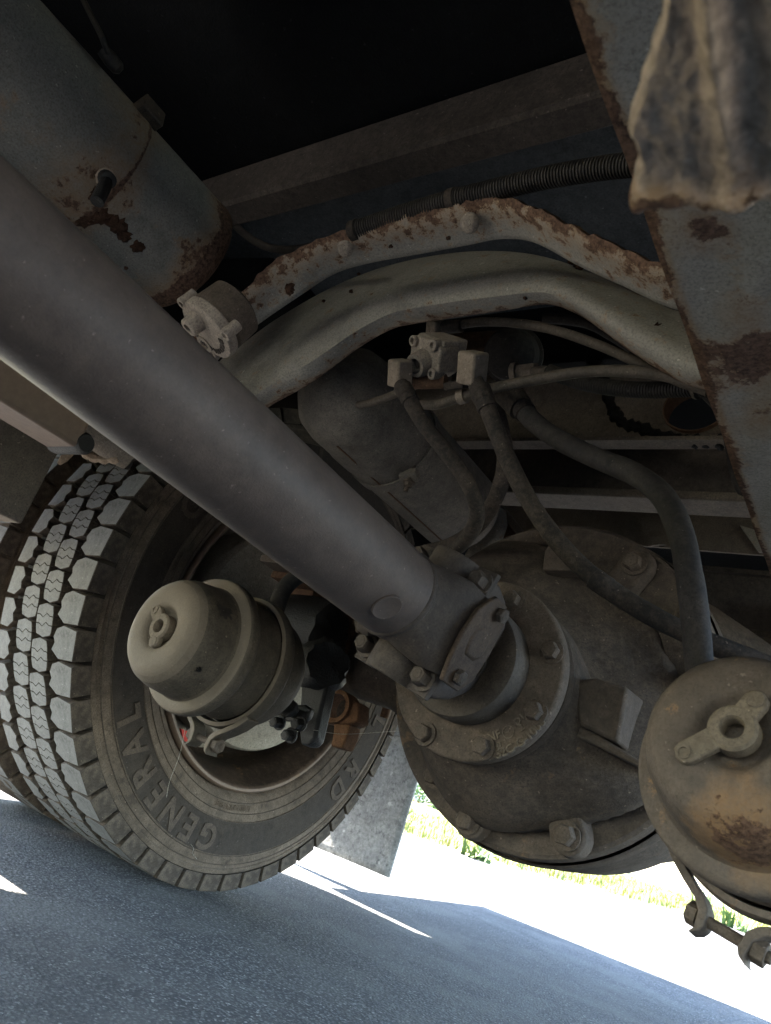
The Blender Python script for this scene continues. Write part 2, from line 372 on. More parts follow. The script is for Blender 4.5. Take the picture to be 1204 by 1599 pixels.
def weed(px, py, n, hmax, label, seed):
    p = at(px, py, Z=0.0); r = random.Random(seed); th = thing('weed', label, 'plant', p, 'weeds at the lawn edge')
    for k in range(n):
        b_ = MB(); a = r.uniform(0, 6.28); d = r.uniform(.02, .15)
        x = p.x+math.cos(a)*d; y = p.y+math.sin(a)*d; h = r.uniform(.4, 1)*hmax; ln = r.uniform(.05, .22)
        for s in range(2): blade(b_, x+s*.01, y, h*(1-.25*s), .018, ln, a+s, 0.0)
        obj('leaf', b_, M['weed'], th, sharp=None)
weed(1092, 1428, 16, .42, 'tuft of dark green blades just right of the right brake chamber clamp bolt', 1)
weed(1150, 1452, 14, .34, 'low leafy weed at the lawn edge by the right frame border', 2)
weed(745, 1342, 12, .16, 'small green weed at the lawn edge left of the axle bowl', 5)
# house far off on the lawn
hx, hy = -19.5, 31.0
th = thing('house', 'white house beyond the lawn, seen between mud flap and axle', 'house', (hx, hy, 0))
hb = MB().box((hx-7, hy, 0), (hx+7, hy+8, 3.2)); obj('wall', hb, M['white'], th)
rf = MB(); rf.add([(hx-7.5,hy-.6,3.2),(hx+7.5,hy-.6,3.2),(hx+7.5,hy+8.6,3.2),(hx-7.5,hy+8.6,3.2),(hx-7.5,hy+4,5.6),(hx+7.5,hy+4,5.6)],
       [(0,1,5,4),(2,3,4,5),(0,4,3),(1,2,5),(0,3,2,1)]); obj('roof', rf, M['roof'], th)
for k in range(5):
    x = hx-6+k*3
    obj('porch_post', MB().box((x-.13, hy-1.9, 0), (x+.13, hy-1.64, 2.9)), M['white'], th)
obj('porch_roof', MB().box((hx-7, hy-2.2, 2.9), (hx+7, hy-.003, 3.06)), M['white'], th)
for x in (hx-4, hx, hx+4):
    wd = obj('window', MB().box((x-.6, hy-.06, 1), (x+.6, hy-.004, 2.3)), M['white'], th)
    obj('pane', MB().box((x-.5, hy-.075, 1.1), (x+.5, hy-.063, 2.2)), M['glass'], wd)
for k, (x, y, s) in enumerate([(-13.5,25.5,.55),(-15.4,26.5,.6),(-11.0,27.5,.5),(-9.2,27,.6)]):
    th = thing('shrub', ['low clipped shrub in front of the white house, nearest the axle','low clipped shrub in front of the white house, nearest the mud flap',
      'rounded shrub far behind the lawn, left of the right brake chamber','rounded shrub far behind the lawn, under the axle bowl'][k], 'shrub', (x,y,0), 'shrubs beyond the lawn')
    lf = MB(); r = random.Random(k)
    for i in range(500):
        d = Vector((r.gauss(0,1), r.gauss(0,1), abs(r.gauss(0,1)))).normalized()*s*r.uniform(.75,1.05)
        p = Vector((x,y,0))+Vector((d.x*1.5,d.y*1.2,d.z*1.1)); n = Vector((r.gauss(0,1),r.gauss(0,1),r.gauss(0,1))).normalized()
        Mx = frame(p, n); lf.add([(-.05,-.03,0),(.05,-.03,0),(.06,.03,0.01),(-.04,.04,0)], [(0,1,2,3)], Mx)
    obj('foliage', lf, M['hedge'], th, sharp=None); st = MB(); st.tube([(x,y,0),(x,y+.03,s*.5),(x+.05,y,s*.9)], .04, 8); obj('stem', st, M['rustdark'], th)

# ------------------------------------------------------------------ truck body overhead
XL, XR, YF, YR = -1.76, 0.80, -4.6, 2.78
TC = -0.43                                        # the truck's centre line
ZF = 1.22
th = thing('truck_body', 'black undercoated truck floor and side skirts above the axle', 'truck body', (TC, 0, ZF))
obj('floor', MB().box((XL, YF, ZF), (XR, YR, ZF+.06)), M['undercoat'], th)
obj('flat_bed', MB().box((XL-.02, YF, ZF+.065), (XR+.02, YR, ZF+.22)), M['skirt'], th)  # unseen bed, made low so more sunlit ground lights the underside
def skirt(poly, x, mat=M['skirt']):
    s = MB(); s.prism(poly, .02, Matrix(((0,0,1,x-.02),(1,0,0,0),(0,1,0,0),(0,0,0,1)))); obj('side_skirt', s, mat, th)
ZB = 0.545
skirt([(YF,.62),(-.10,.62),(-.04,ZB),(.50,ZB),(.598,.79),(.655,.812)]+[(1.205+.47*math.cos(R_(a)), .513+.47*math.sin(R_(a))) for a in range(140,30,-5)]+[(1.695,.92),(1.755,.60),(1.775,ZB),(YR,ZB),(YR,ZF),(YF,ZF)], XL)  # opening and lower edges shaped so the sunlit slivers fall on the ground
skirt([(YF,.52),(0.60,.52),(0.66,.70),(0.9,1.12),(1.5,1.12),(1.80,.80),(1.88,.52),(YR,.52),(YR,ZF),(YF,ZF)], XR)  # unseen right skirt, added low to shut out blue sky light
obj('rear_skirt', MB().box((XL+.003, YR-.03, .62), (XR-.024, YR-.003, ZF-.002)), M['skirt'], th)
# inner box ahead of the wheel
c0 = at(34, 819, Z=.50)
bx_ = MB().box((XL+.006, .02, .50), (c0.x, c0.y, ZF-.004)); 
o = obj('storage_box', bx_, M['panel'], None, (c0.x-.2, c0.y-.4, .50), bevel=.004)
tag(o, 'grey panelled storage box ahead of the left wheel, at the left picture border', 'storage box')
# wheel housing behind and above the tyre
wh = MB(); arc = []
for k in range(19):
    a = R_(20+140*k/18); arc.append((1.205+.64*math.cos(a), .513+.62*math.sin(a)))
for y, z in arc: wh.v += [Vector((XL+.01, y, z)), Vector((-1.05, y, z))]; wh.a += [0, 0]
wh.f = [(2*i, 2*i+1, 2*i+3, 2*i+2) for i in range(18)]
b0 = len(wh.v)
for k in range(19):
    a = R_(20+140*k/18)
    for r_ in (.545, .80): wh.v.append(Vector((-1.048, 1.205+r_*math.cos(a), min(ZF-.004, .513+r_*math.sin(a))))); wh.a.append(0)
wh.f += [(b0+2*i, b0+2*i+1, b0+2*i+3, b0+2*i+2) for i in range(18)]
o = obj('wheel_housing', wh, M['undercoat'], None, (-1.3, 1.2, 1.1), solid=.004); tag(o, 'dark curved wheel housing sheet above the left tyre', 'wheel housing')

# floor cross beam seen across the top, with the floor behind it coloured lighter, as if lit
def lateral(p, Y, Z=None): return at(*p, Y=Y)
zt = 1.13
def beam_prism(name, label, y0, y1, z0, z1, x0, x1, mat, cat='beam', lip=None, wearlow=.9):
    t_ = thing(name, label, cat, ((x0+x1)/2, (y0+y1)/2, z0), 'body cross beams')
    mb = MB(); n = 24
    prof = [(y0, z1), (y0, z0+.006), (y0+.006, z0), (y1-.004, z0), (y1, z0+.004), (y1, z0+.012), (y0+.014, z0+.014), (y0+.012, z1)]
    rings = []
    for i in range(n+1):
        x = x0+(x1-x0)*i/n; rings.append([(x, y, z) for y, z in prof])
    mb.loft(rings)
    mb.a = [(wearlow if (k % 8) in (3, 4, 5) else .25) for k in range(len(mb.v))]
    obj('channel', mb, mat, t_); return t_
a_ = at(700, 215, Z=zt); b_ = at(700, 255, Z=zt)
beam_prism('cross_beam', 'dark brown cross beam under the black floor, highest in the picture', a_.y, b_.y+.012, zt, ZF-.003, XL+.03, -.14, M['beam'])
pa = MB().box((XL+.03, b_.y+.02, zt+.03), (-.20, b_.y+.36, zt+.04)); o = obj('lit_floor_strip', pa, M['undercoat_lit'], None, (-.6, b_.y+.2, zt+.03)); tag(o, 'gritty floor behind the highest cross beam, coloured as if lit', 'panel')

# ------------------------------------------------------------------ right frame rail
ZR = 0.70
e1 = at(1060, 480, Z=ZR)
XE = e1.x
th = thing('frame_rail', 'blue grey rust patched frame rail crossing the right side of the picture', 'frame rail', (XE+.1, .5, ZR))
HOT = [(at(1180,560,Z=ZR),.030,.55),(at(1160,480,Z=ZR),.020,.35),(at(1100,350,Z=ZR),.022,.45),(at(1195,650,Z=ZR),.03,.4),(at(1010,250,Z=ZR),.02,.3)]
mb = MB(); ny, nx = 260, 34
for i in range(ny+1):
    y = -1.2+3.9*i/ny
    for k in range(nx+1):
        x = XE+(.34)*k/nx
        wv = .6 if k == 0 else (.15 if k == 1 else .0)
        wv += sum(a_*math.exp(-((x-h.x)**2+((y-h.y)*.8)**2)/r_**2) for h, r_, a_ in HOT)
        mb.v.append(Vector((x, y, ZR+.0015*math.sin(y*40+k)))); mb.a.append(wv)
for i in range(ny):
    for k in range(nx):
        q = i*(nx+1)+k; mb.f.append((q, q+1, q+nx+2, q+nx+1))
obj('lower_flange', mb, M['frame'], th, solid=.007)
mb = MB().box((XE+.17, -1.2, ZR+.0045), (XE+.178, 2.7, ZR+.26)); obj('web', mb, M['frame'], th)
mb = MB().box((XE, -1.2, ZR+.262), (XE+.34, 2.7, ZR+.27)); obj('upper_flange', mb, M['frame'], th)
# ------------------------------------------------------------------ arched crossmember
A_top = [(300,545),(340,500),(380,466),(432,417),(485,389),(548,368),(625,350),(730,326),(783,320),(836,336),(907,371),(977,403),(1022,422),(1062,426),(1100,432)]
A_bot = [(300,605),(340,560),(380,522),(467,462),(520,427),(573,410),(660,394),(730,381),(783,371),(836,376),(907,413),(977,445),(1036,473),(1082,487),(1120,500)]
B_bot = [(290,745),(350,690),(414,637),(487,595),(557,543),(609,513),(644,504),(720,492),(784,483),(854,473),(900,487),(942,514),(994,552),(1064,594),(1122,611),(1160,622)]
def resample(pts, n=70, smooth=True):
    P = spline([Vector((x, y, 0)) for x, y in pts], 4.0); L = [0]
    for a, b_ in zip(P, P[1:]): L.append(L[-1]+(b_-a).length)
    out = []; j = 0
    for i in range(n):
        s = L[-1]*i/(n-1)
        while j < len(L)-2 and L[j+1] < s: j += 1
        t_ = (s-L[j])/max(1e-6, L[j+1]-L[j]); out.append(P[j].lerp(P[j+1], min(1, t_)))
    return out
nA = 90
ra, rb, rc = resample(A_top, nA), resample(A_bot, nA), resample(B_bot, nA)
def row(pts, Y, dz=0.0): return [at(p.x, p.y, Y=Y)+Vector((0,0,dz)) for p in pts]
def lerp_px(a, b_, f): return [p.lerp(q, f) for p, q in zip(a, b_)]
th = thing('arched_crossmember', 'grey arched crossmember with rusty edges spanning over the drive shaft', 'crossmember', (TC, .54, .9))
def sheet(rows, wear):
    mb = MB()
    for r_, wv in zip(rows, wear):
        for i, p in enumerate(r_):
            j = .10*math.sin(i*.9)+.07*math.sin(i*2.3+1)
            mb.v.append(p); mb.a.append(max(0, wv+(j if wv > .3 else 0)))
    n = len(rows[0])
    for k in range(len(rows)-1):
        for i in range(n-1): mb.f.append((k*n+i, k*n+i+1, (k+1)*n+i+1, (k+1)*n+i))
    return mb
YA0, YA1 = .500, .545
top = row(ra, YA0)
rnd = random.Random(5)
ragged = [p+Vector((0, -.003-.004*rnd.random(), .001+.004*rnd.random())) for p in top]
rowsA = [[p+Vector((0,.006,.004)) for p in ragged], ragged, top, row(lerp_px(ra, rb, .22), YA0+.008), row(lerp_px(ra, rb, .5), YA0+.022), row(lerp_px(ra, rb, .85), YA0+.038), row(rb, YA1)]
obj('upper_flange', sheet(rowsA, [.75, .60, .36, .30, .20, .08, .0]), M['arch'], th, sharp=60, solid=.005)
def smooth_px(P_, n_=9, it=3):
    for _ in range(it):
        P_ = [sum((P_[min(len(P_)-1, max(0, i+d))] for d in range(-n_, n_+1)), Vector())/(2*n_+1) if n_ < i < len(P_)-1-n_ else P_[i] for i in range(len(P_))]
    return P_
rbs = smooth_px(rb)
rowsB = [row(lerp_px(rbs, rc, .12), .718)]
for f, y in [(.07,.696),(.07,.674),(.13,.656),(.23,.641),(.35,.629),(.48,.621),(.63,.618),(.78,.622),(.89,.634),(.96,.646),(1.0,.656)]:
    rowsB.append(row(lerp_px(rbs, rc, f), y))
rowsB.append([p+Vector((0,.004,.010)) for p in rowsB[-1]])
obj('lower_flange', sheet(rowsB, [0,0,0,0,0,0,0,0,.02,.08,.26,.5,.6]), M['arch'], th, sharp=60, solid=.004)
def button(mb):
    mb.lathe([(0,.0105),(.002,.0118),(.005,.0108),(.0078,.007),(.0085,.0045)], n=20)
    p = [(.0045*math.cos(R_(60*k)), .0045*math.sin(R_(60*k))) for k in range(6)]
    mb.prism(p, .0085, h0=.003)
for px, py in ((541, 387), (735, 348)):
    p = at(px, py, Y=.512); place('bolt', 'button', button, M['alu'], th, p, (.05, -.72, -.70))

M['scab'] = dusty('scabbed rust', RUST_D, (0.12,0.07,0.045), 0.5, 0.9, 60, bump=1.0, grit=300)
def rust_scab(parent, c, nrm, rx, ry, seed, mat):
    r = random.Random(seed); mb = MB(); Mx = frame(c, nrm); n = 22; V = [(0,0,.003)]; 
    ring1 = []; ring2 = []
    for k in range(n):
        a = 2*math.pi*k/n; q = r.uniform(.7, 1.2)
        ring1.append((rx*.6*q*math.cos(a), ry*.6*q*math.sin(a), .002+.0015*r.random())); ring2.append((rx*q*math.cos(a), ry*q*math.sin(a), -.0012))
    V += ring1+ring2
    F = [(0, 1+k, 1+(k+1) % n) for k in range(n)]+[(1+k, 1+n+k, 1+n+(k+1) % n, 1+(k+1) % n) for k in range(n)]
    mb.add(V, F, Mx); return obj('rust_scab', mb, mat, parent)
for k, (px, py, rr, Y) in enumerate([(1022,512,.0075,.626),(1028,530,.005,.626),(1043,545,.006,.626),(1058,540,.005,.627),(961,495,.0035,.622),(905,412,.009,.655),(893,408,.006,.655),(760,462,.0045,.628),(742,470,.004,.632),
        (612,488,.0045,.630),(600,490,.003,.630),(548,455,.0035,.632),(690,468,.0035,.626),(655,455,.003,.623),(560,428,.003,.645),(820,465,.0035,.630),(505,470,.003,.626),(452,452,.0095,.520),(610,385,.003,.520),(700,372,.003,.520)]):
    rust_scab(th, at(px, py, Y=Y), Vector((.1,-.75,-.65)), rr, rr*.8, 40+k, M['scab'])

# ------------------------------------------------------------------ drive shaft
def plane_n(p, q):
    return ray(*p).cross(ray(*q)).normalized()
n1 = plane_n((0,240), (606,815)); n2 = plane_n((0,561), (540,958))
SR = 0.049
mid = ray(300, 650)
if n1.dot(mid) < 0: n1 = -n1
if n2.dot(mid) < 0: n2 = -n2
sdir = n1.cross(n2).normalized()
if sdir.y < 0: sdir = -sdir
def shaft_pt(Y):
    A = np.array([list(n1), list(n2), [0,1,0]]); s = np.linalg.solve(A, np.array([SR, SR, Y])); return Vector(s)+Vector((0,0,HCAM))
S0, S1 = shaft_pt(-.55), shaft_pt(.615)
th = thing('drive_shaft', 'thick dark grey drive shaft tube running diagonally from upper left', 'drive shaft', S1)
mb = MB(); L = (S1-S0).length
mb.lathe([(0,SR),(L*.3,SR),(L*.6,SR),(L*.8,SR),(L,SR)], frame(S0, sdir), 64); obj('tube', mb, M['shaft'], th)
mb = MB(); wp = []
for k in range(13):
    a = math.pi*k/12; wp.append((.0045-.0045*math.cos(a)*1.0, SR-.001+.0028*math.sin(a)))
mb.lathe(wp, frame(S1-sdir*.002, sdir), 64); obj('weld_bead', mb, M['yoke'], th)
# balance pad on the tube
def on_shaft(px, py):
    r = ray(px, py); o = Vector((0,0,HCAM)); base = S0
    d = sdir; rp = r-d*r.dot(d); op = (o-base)-d*(o-base).dot(d)
    a_, b2, c_ = rp.dot(rp), 2*rp.dot(op), op.dot(op)-SR*SR
    t_ = (-b2-math.sqrt(max(0, b2*b2-4*a_*c_)))/(2*a_); p = o+r*t_; nrm = (p-base)-d*(p-base).dot(d); return p, nrm.normalized()
p, nrm = on_shaft(604, 948)
mb = MB(); mb.lathe([(-.004,.0155),(.0012,.0155),(.0016,.0145),(.0008,.012),(.0008,0)], frame(p, nrm, sdir), 28)
for i in range(len(mb.v)):
    q = mb.v[i]-p; mb.v[i] = p+q+sdir*(q.dot(sdir)*.05)
obj('balance_pad', mb, M['shaft'], th)
# universal joint
UC = shaft_pt(.685)
ra_ = R_(-15)
Av = Vector((math.cos(ra_), 0, math.sin(ra_))); Av = (Av-sdir*Av.dot(sdir)).normalized()
Bv = sdir.cross(Av).normalized()
if Bv.z > 0: Bv = -Bv                                   # B points down
def lp(a, b_, s): return UC+Av*a+Bv*b_+sdir*s
# shaft yoke: collar and two ears on +-A
mb = MB(); rings = []
for s, r in [(-.072,.0485),(-.064,.0492),(-.052,.049)]:
    rings.append([UC+sdir*s+(Av*math.cos(t)+Bv*math.sin(t))*r for t in [2*math.pi*k/40 for k in range(40)]])
mb.loft(rings); obj('yoke_collar', mb, M['yoke'], th)
for sg in (1, -1):
    mb = MB(); rings = []
    for s, wb, a0, a1 in [(-.066,.047,.004,.046),(-.050,.050,.010,.053),(-.030,.053,.026,.062),(-.012,.050,.040,.067),(.006,.047,.043,.069),(.022,.042,.043,.069),(.034,.028,.043,.069)]:
        ring = []
        for k in range(24):
            t_ = 2*math.pi*k/24; cxx = abs(math.cos(t_))**.45*math.copysign(1, math.cos(t_)); syy = abs(math.sin(t_))**.6*math.copysign(1, math.sin(t_))
            aa = (a0+a1)/2+(a1-a0)/2*cxx; bb = wb*syy
            q = math.hypot(aa, bb)
            lim = .0495 if s < -.06 else .058
            if s < -.045 and q > lim: aa *= lim/q; bb *= lim/q
            ring.append(lp(sg*aa, bb, s))
        rings.append(ring)
    mb.loft(rings); obj('yoke_ear', mb, M['yoke'], th)
    # bearing plate with two bolts
    pl = [(x*1.2, y*1.15) for x, y in [(-.018,-.046),(.010,-.046),(.022,-.030),(.025,0),(.022,.030),(.010,.046),(-.010,.046),(-.024,.026),(-.027,0),(-.024,-.026)]]
    Mx = frame(lp(sg*.0692, 0, .003), Av*sg, sdir)
    mb = MB(); mb.prism(pl, .006, Mx); mb.prism([(x*.6, y*.35) for x, y in pl], .0085, Mx, h0=.005, top=.8)
    pt = obj('bearing_plate', mb, M['yokebrown'], th, bevel=.0015)
    for q in (-1, 1): bolt(pt, lp(sg*.0755, q*.040, .008 if q < 0 else -.002), Av*sg, .0085, M['boltdark'], False, .006, rot=.3*q)
mb = MB()
for d in (Av, Bv):
    mb.lathe([(-.064,0),(-.064,.015),(-.042,.015),(-.042,.020),(.042,.020),(.042,.015),(.064,.015),(.064,0)], frame(UC, d), 24)
mb.lathe([(-.02,0),(-.018,.018),(0,.023),(.018,.018),(.02,0)], frame(UC, sdir), 20)
obj('cross', mb, M['boltdark'], th)

# ------------------------------------------------------------------ axle with differential
PC = Vector((-.440, .80, .462))                          # pinion cage face centre
pdir = Vector((0, 1, 0))
AXC = Vector((-.42, 1.205, .505))
th = thing('drive_axle', 'brown dusty drive axle with bolted differential carrier in the middle', 'axle', (AXC.x, AXC.y, .25))
AX = th
# pinion yoke with ears on +-B, straps and bolts
py_ = bpy.data.objects.new('pinion_yoke', None)
mb = MB(); rings = []
for s, r in [(.0,.030),(-.012,.034),(-.035,.036),(-.05,.040)]:
    rings.append([PC+pdir*s+(Vector((1,0,0))*math.cos(t)+Vector((0,0,1))*math.sin(t))*r for t in [2*math.pi*k/32 for k in range(32)]])
mb.loft(rings); PY = obj('pinion_yoke', mb, M['yoke'], th)
for sg in (1, -1):
    mb = MB(); rings = []
    for s, wa, b0, b1 in [(.088,.044,.0,.040),(.068,.050,.014,.054),(.044,.054,.032,.068),(.020,.054,.042,.076),(.004,.054,.044,.076)]:
        ring = []
        for k in range(24):
            t_ = 2*math.pi*k/24; cxx = abs(math.cos(t_))**.5*math.copysign(1, math.cos(t_)); syy = abs(math.sin(t_))**.5*math.copysign(1, math.sin(t_))
            ring.append(lp(wa*cxx, sg*((b0+b1)/2+(b1-b0)/2*syy), s))
        rings.append(ring)
    mb.loft(rings); obj('yoke_ear', mb, M['yoke'], PY)
    # bearing cup and half-round strap
    mb = MB(); mb.lathe([(.040,0),(.040,.0215),(.070,.0215),(.072,.020),(.072,.015),(.068,.014),(.068,0)], frame(UC, Bv*sg), 28); obj('bearing_cup', mb, M['boltdark'], PY)
    mb = MB(); rings = []
    prof = [(-.058,-.006),(-.031,-.006)]+[(-.029*math.cos(R_(a)), -.009-.025*math.sin(R_(a))) for a in range(15,166,15)]+[(.031,-.006),(.058,-.006)]
    back = [(x*.93 if abs(x) < .0315 else x, s+.008) for x, s in reversed(prof)]
    pf = prof+back
    for b0 in (.042, .046, .074, .078):
        rings.append([lp(x, sg*b0, s if 0.045 < b0 < .075 else s*.94) for x, s in pf])
    mb.loft(rings); obj('strap', mb, M['yoke'], PY, bevel=.001)
    for q in (-1, 1): bolt(PY, lp(q*.046, sg*.060, -.0065), -sdir, .0105, M['boltdark'], True, .014, rot=.2)
# slinger drum
mb = MB(); Mp = frame(PC, (0,-1,0))
mb.lathe([(-.002,.070),(.006,.073),(.036,.0735),(.041,.071),(.043,.064),(.042,.05),(.038,.036),(.038,0)], Mp, 72); obj('slinger', mb, M['slinger'], th)
# pinion cage
mb = MB(); mb.lathe([(-.03,.104),(-.021,.106),(-.020,.1125),(-.003,.1136),(.000,.112),(.0015,.109),(.0005,.0895),(.004,.080),(.005,.072),(.003,.06)], Mp, 96); CG = obj('pinion_cage', mb, M['cage'], th)
mb = MB(); prof = []
for k in range(6):
    s = -.030-.0028*k; prof += [(s, .1095), (s-.0010, .1095), (s-.0012, .1075), (s-.0026, .1075)]
mb.lathe(prof, Mp, 96); obj('shim_pack', mb, M['iron'], th)
for k, (px, py) in enumerate([(802,938),(862,1018),(836,1112),(755,1167),(664,1146)]):
    p = at(px, py, Y=.7975); bolt(CG, (p.x, .7985, p.z), (0,-1,0), .0108, M['bolt'], True, .0105, rot=.35+k*.9)
for a in (196, 258-125):
    p = PC+Vector((.098*math.cos(R_(a)), -.0015, .098*math.sin(R_(a)))); bolt(CG, p, (0,-1,0), .0108, M['bolt'], True, .0105, rot=a)
# raised casting marks on the cage
def cage_text(body, size, r, ang, tw=0.0):
    V, F = text_mesh(body, size, .0018, .0003)
    out = []
    for v_ in V:
        a = R_(ang)+v_.x/r
        rr = r-v_.y
        # seen from the front (-Y) with X to the right; baseline away from the centre
        out.append(PC+Vector((rr*math.cos(a), -.0008-v_.z, rr*math.sin(a))))
    return out, F
mb = MB()
def cage_polar(px, py):
    p = at(px, py, Y=.799)-PC; return math.hypot(p.x, p.z), math.degrees(math.atan2(p.z, p.x))
for body, size, (px, py) in (('52C-G-1006', .0135, (815, 1158)), ('NF', .0140, (772, 1150)), ('10', .0115, (776, 1166)), ('D1', .011, (812, 1124)), ('2', .011, (815, 1136))):
    r, ang = cage_polar(px, py)
    V, F = cage_text(body, size, r, ang); mb.add(V, F)
cr_, ca_ = cage_polar(794, 1143); ctr = PC+Vector((cr_*math.cos(R_(ca_)), -.001, cr_*math.sin(R_(ca_)))); Mc = frame(ctr, (0,-1,0))
mb.lathe([(0,.0075),(.001,.0075),(.001,.0062),(0,.0062)], Mc, 24)
for a in (90, 210, 330):
    mb.add([(0,.001,.001),(.001,-.0005,.001),(.0062*math.cos(R_(a)),.0062*math.sin(R_(a)),.001),(0,0,.0002)], [(0,1,2),(0,2,3),(1,3,2)], Mc)
obj('lettering', mb, M['keeper'], CG, sharp=20)
# carrier
FC = Vector((-.425, .955, .498))
def circ(c, r, n=72, ph=0): return [Vector((c.x+r*math.cos(2*math.pi*k/n+ph), c.y, c.z+r*math.sin(2*math.pi*k/n+ph))) for k in range(n)]
mb = MB(); rings = []
for y, r, f in [(.832,.100,0),(.846,.102,0),(.852,.114,.05),(.868,.140,.2),(.886,.168,.45),(.908,.194,.75),(.932,.212,.95),(.957,.220,1)]:
    c_ = Vector((PC.x+(FC.x-PC.x)*f, y, PC.z+(FC.z-PC.z)*f)); ring = circ(c_, r)
    for k, q in enumerate(ring):
        a = 2*math.pi*k/72; lob = .010*math.cos(3*a+.7)+.006*math.cos(5*a+2)
        up = max(0.0, math.cos(a-R_(48)))**1.5             # hollowed above and to the right
        lf = max(0.0, math.cos(a-R_(200)))**3             # drawn in on the left so that the flange shows
        if y > .87: q = ring[k] = c_+(q-c_)*(1-.16*lf)
        if .855 < y < .95: ring[k] = c_+(q-c_)*((1+lob/.15)*(1-.30*up))+Vector((0, .030*up, 0))
    rings.append(ring)
mb.loft(rings); obj('carrier', mb, M['iron'], th, sharp=60, sub=1)
mb = MB(); mb.lathe([(.0,.17),(.0,.226),(-.004,.231),(-.024,.233),(-.028,.229),(-.028,.17)], frame(FC, (0,-1,0)), 96); FL = obj('carrier_flange', mb, M['iron'], th)
mb = MB(); mb.lathe([(.028,.236),(.034,.2385),(.055,.2385),(.060,.233),(.075,.232),(.13,.236),(.22,.232),(.30,.205),(.37,.155),(.41,.09),(.425,0)], frame(FC, (0,1,0)), 96)
obj('banjo_housing', mb, M['iron'], th, sharp=40)
# bosses that carry the flange bolts
def boss(px, py, r, hgt, ang=None, tall=.05):
    p = at(px, py, Y=.935); c_ = Vector((p.x, .955, p.z)); d = (FC-c_); d.y = 0; d.normalize()
    side = Vector((-d.z, 0, d.x))
    mb = MB(); base = []; topp = []
    for k in range(9):
        a = math.pi*k/8; off = side*math.cos(a)*r-d*math.sin(a)*r
        base.append(c_+off*1.12); topp.append(c_+off+Vector((0,-hgt,0)))
    for s in (-1, 1):
        base.append(c_+side*s*r*1.3+d*tall*1.25); topp.append(c_+side*s*r*.45+d*tall+Vector((0,-hgt*.75,0)))
    mb.loft([base, topp]); obj('boss', mb, M['iron'], FL, bevel=.004)
    bolt(FL, c_+Vector((0,-hgt-.0005,0)), (0,-1,0), .0128, M['bolt'], True, .014, rot=px*.1)
boss(735, 1283, .021, .026, tall=.07); boss(890, 1307, .022, .030, tall=.09); boss(990, 880, .024, .018, tall=.05)
p = at(678, 1212, Y=.95); bolt(FL, (p.x, .9545, p.z), (0,-1,0), .0125, M['bolt'], True, .014)
for a in (100, 128, 150, 172, 196, -20, 8, 32):
    p = FC+Vector((.208*math.cos(R_(a)), -.0005, .208*math.sin(R_(a)))); bolt(FL, p, (0,-1,0), .0125, M['bolt'], True, .013, rot=a)
# ribs and blocks cast on the carrier
def pxprism(name, poly, y0, y1, mat, parent, bevel=.006, shrink=1.0):
    f = [at(x, y, Y=y0) for x, y in poly]; c_ = sum(f, Vector())/len(f)
    back = [Vector((c_.x+(p.x-c_.x)*shrink, y1, c_.z+(p.z-c_.z)*shrink)) for p in f]
    mb = MB(); mb.loft([f, back]); return obj(name, mb, mat, parent, bevel=bevel)
pxprism('rib', [(893,1062),(930,1058),(981,1073),(964,1160),(905,1132)], .856, .955, M['iron'], th, .004, 1.10)
pxprism('rib', [(880,1122),(935,1148),(1000,1188),(1004,1200),(935,1166),(875,1142)], .862, .955, M['iron'], th, .004, 1.10)
pxprism('rib', [(700,1195),(760,1205),(800,1200),(790,1222),(740,1225),(712,1215)], .865, .95, M['iron'], th, .010, 1.3)
pxprism('lug', [(846,890),(850,860),(862,843),(884,843),(895,862),(900,890)], .90, .93, M['iron'], th, .003)
# axle tubes
for sg, xe in ((-1, -1.12), (1, .26)):
    mb = MB(); rings = []
    for f, ry, rz in [(0,.20,.20),(.10,.17,.175),(.20,.13,.145),(.32,.095,.105),(.45,.080,.084),(.75,.074,.074),(1,.074,.074)]:
        x = FC.x+sg*.12+(xe-FC.x-sg*.12)*f; ring = []
        for k in range(32):
            a = 2*math.pi*k/32; ca = abs(math.cos(a))**.7*math.copysign(1, math.cos(a)); sa = abs(math.sin(a))**.7*math.copysign(1, math.sin(a))
            ring.append(Vector((x, AXC.y-.01+ry*ca, AXC.z+.008+rz*sa)))
        rings.append(ring)
    mb.loft(rings); obj('axle_tube', mb, M['iron'], th, sharp=50)

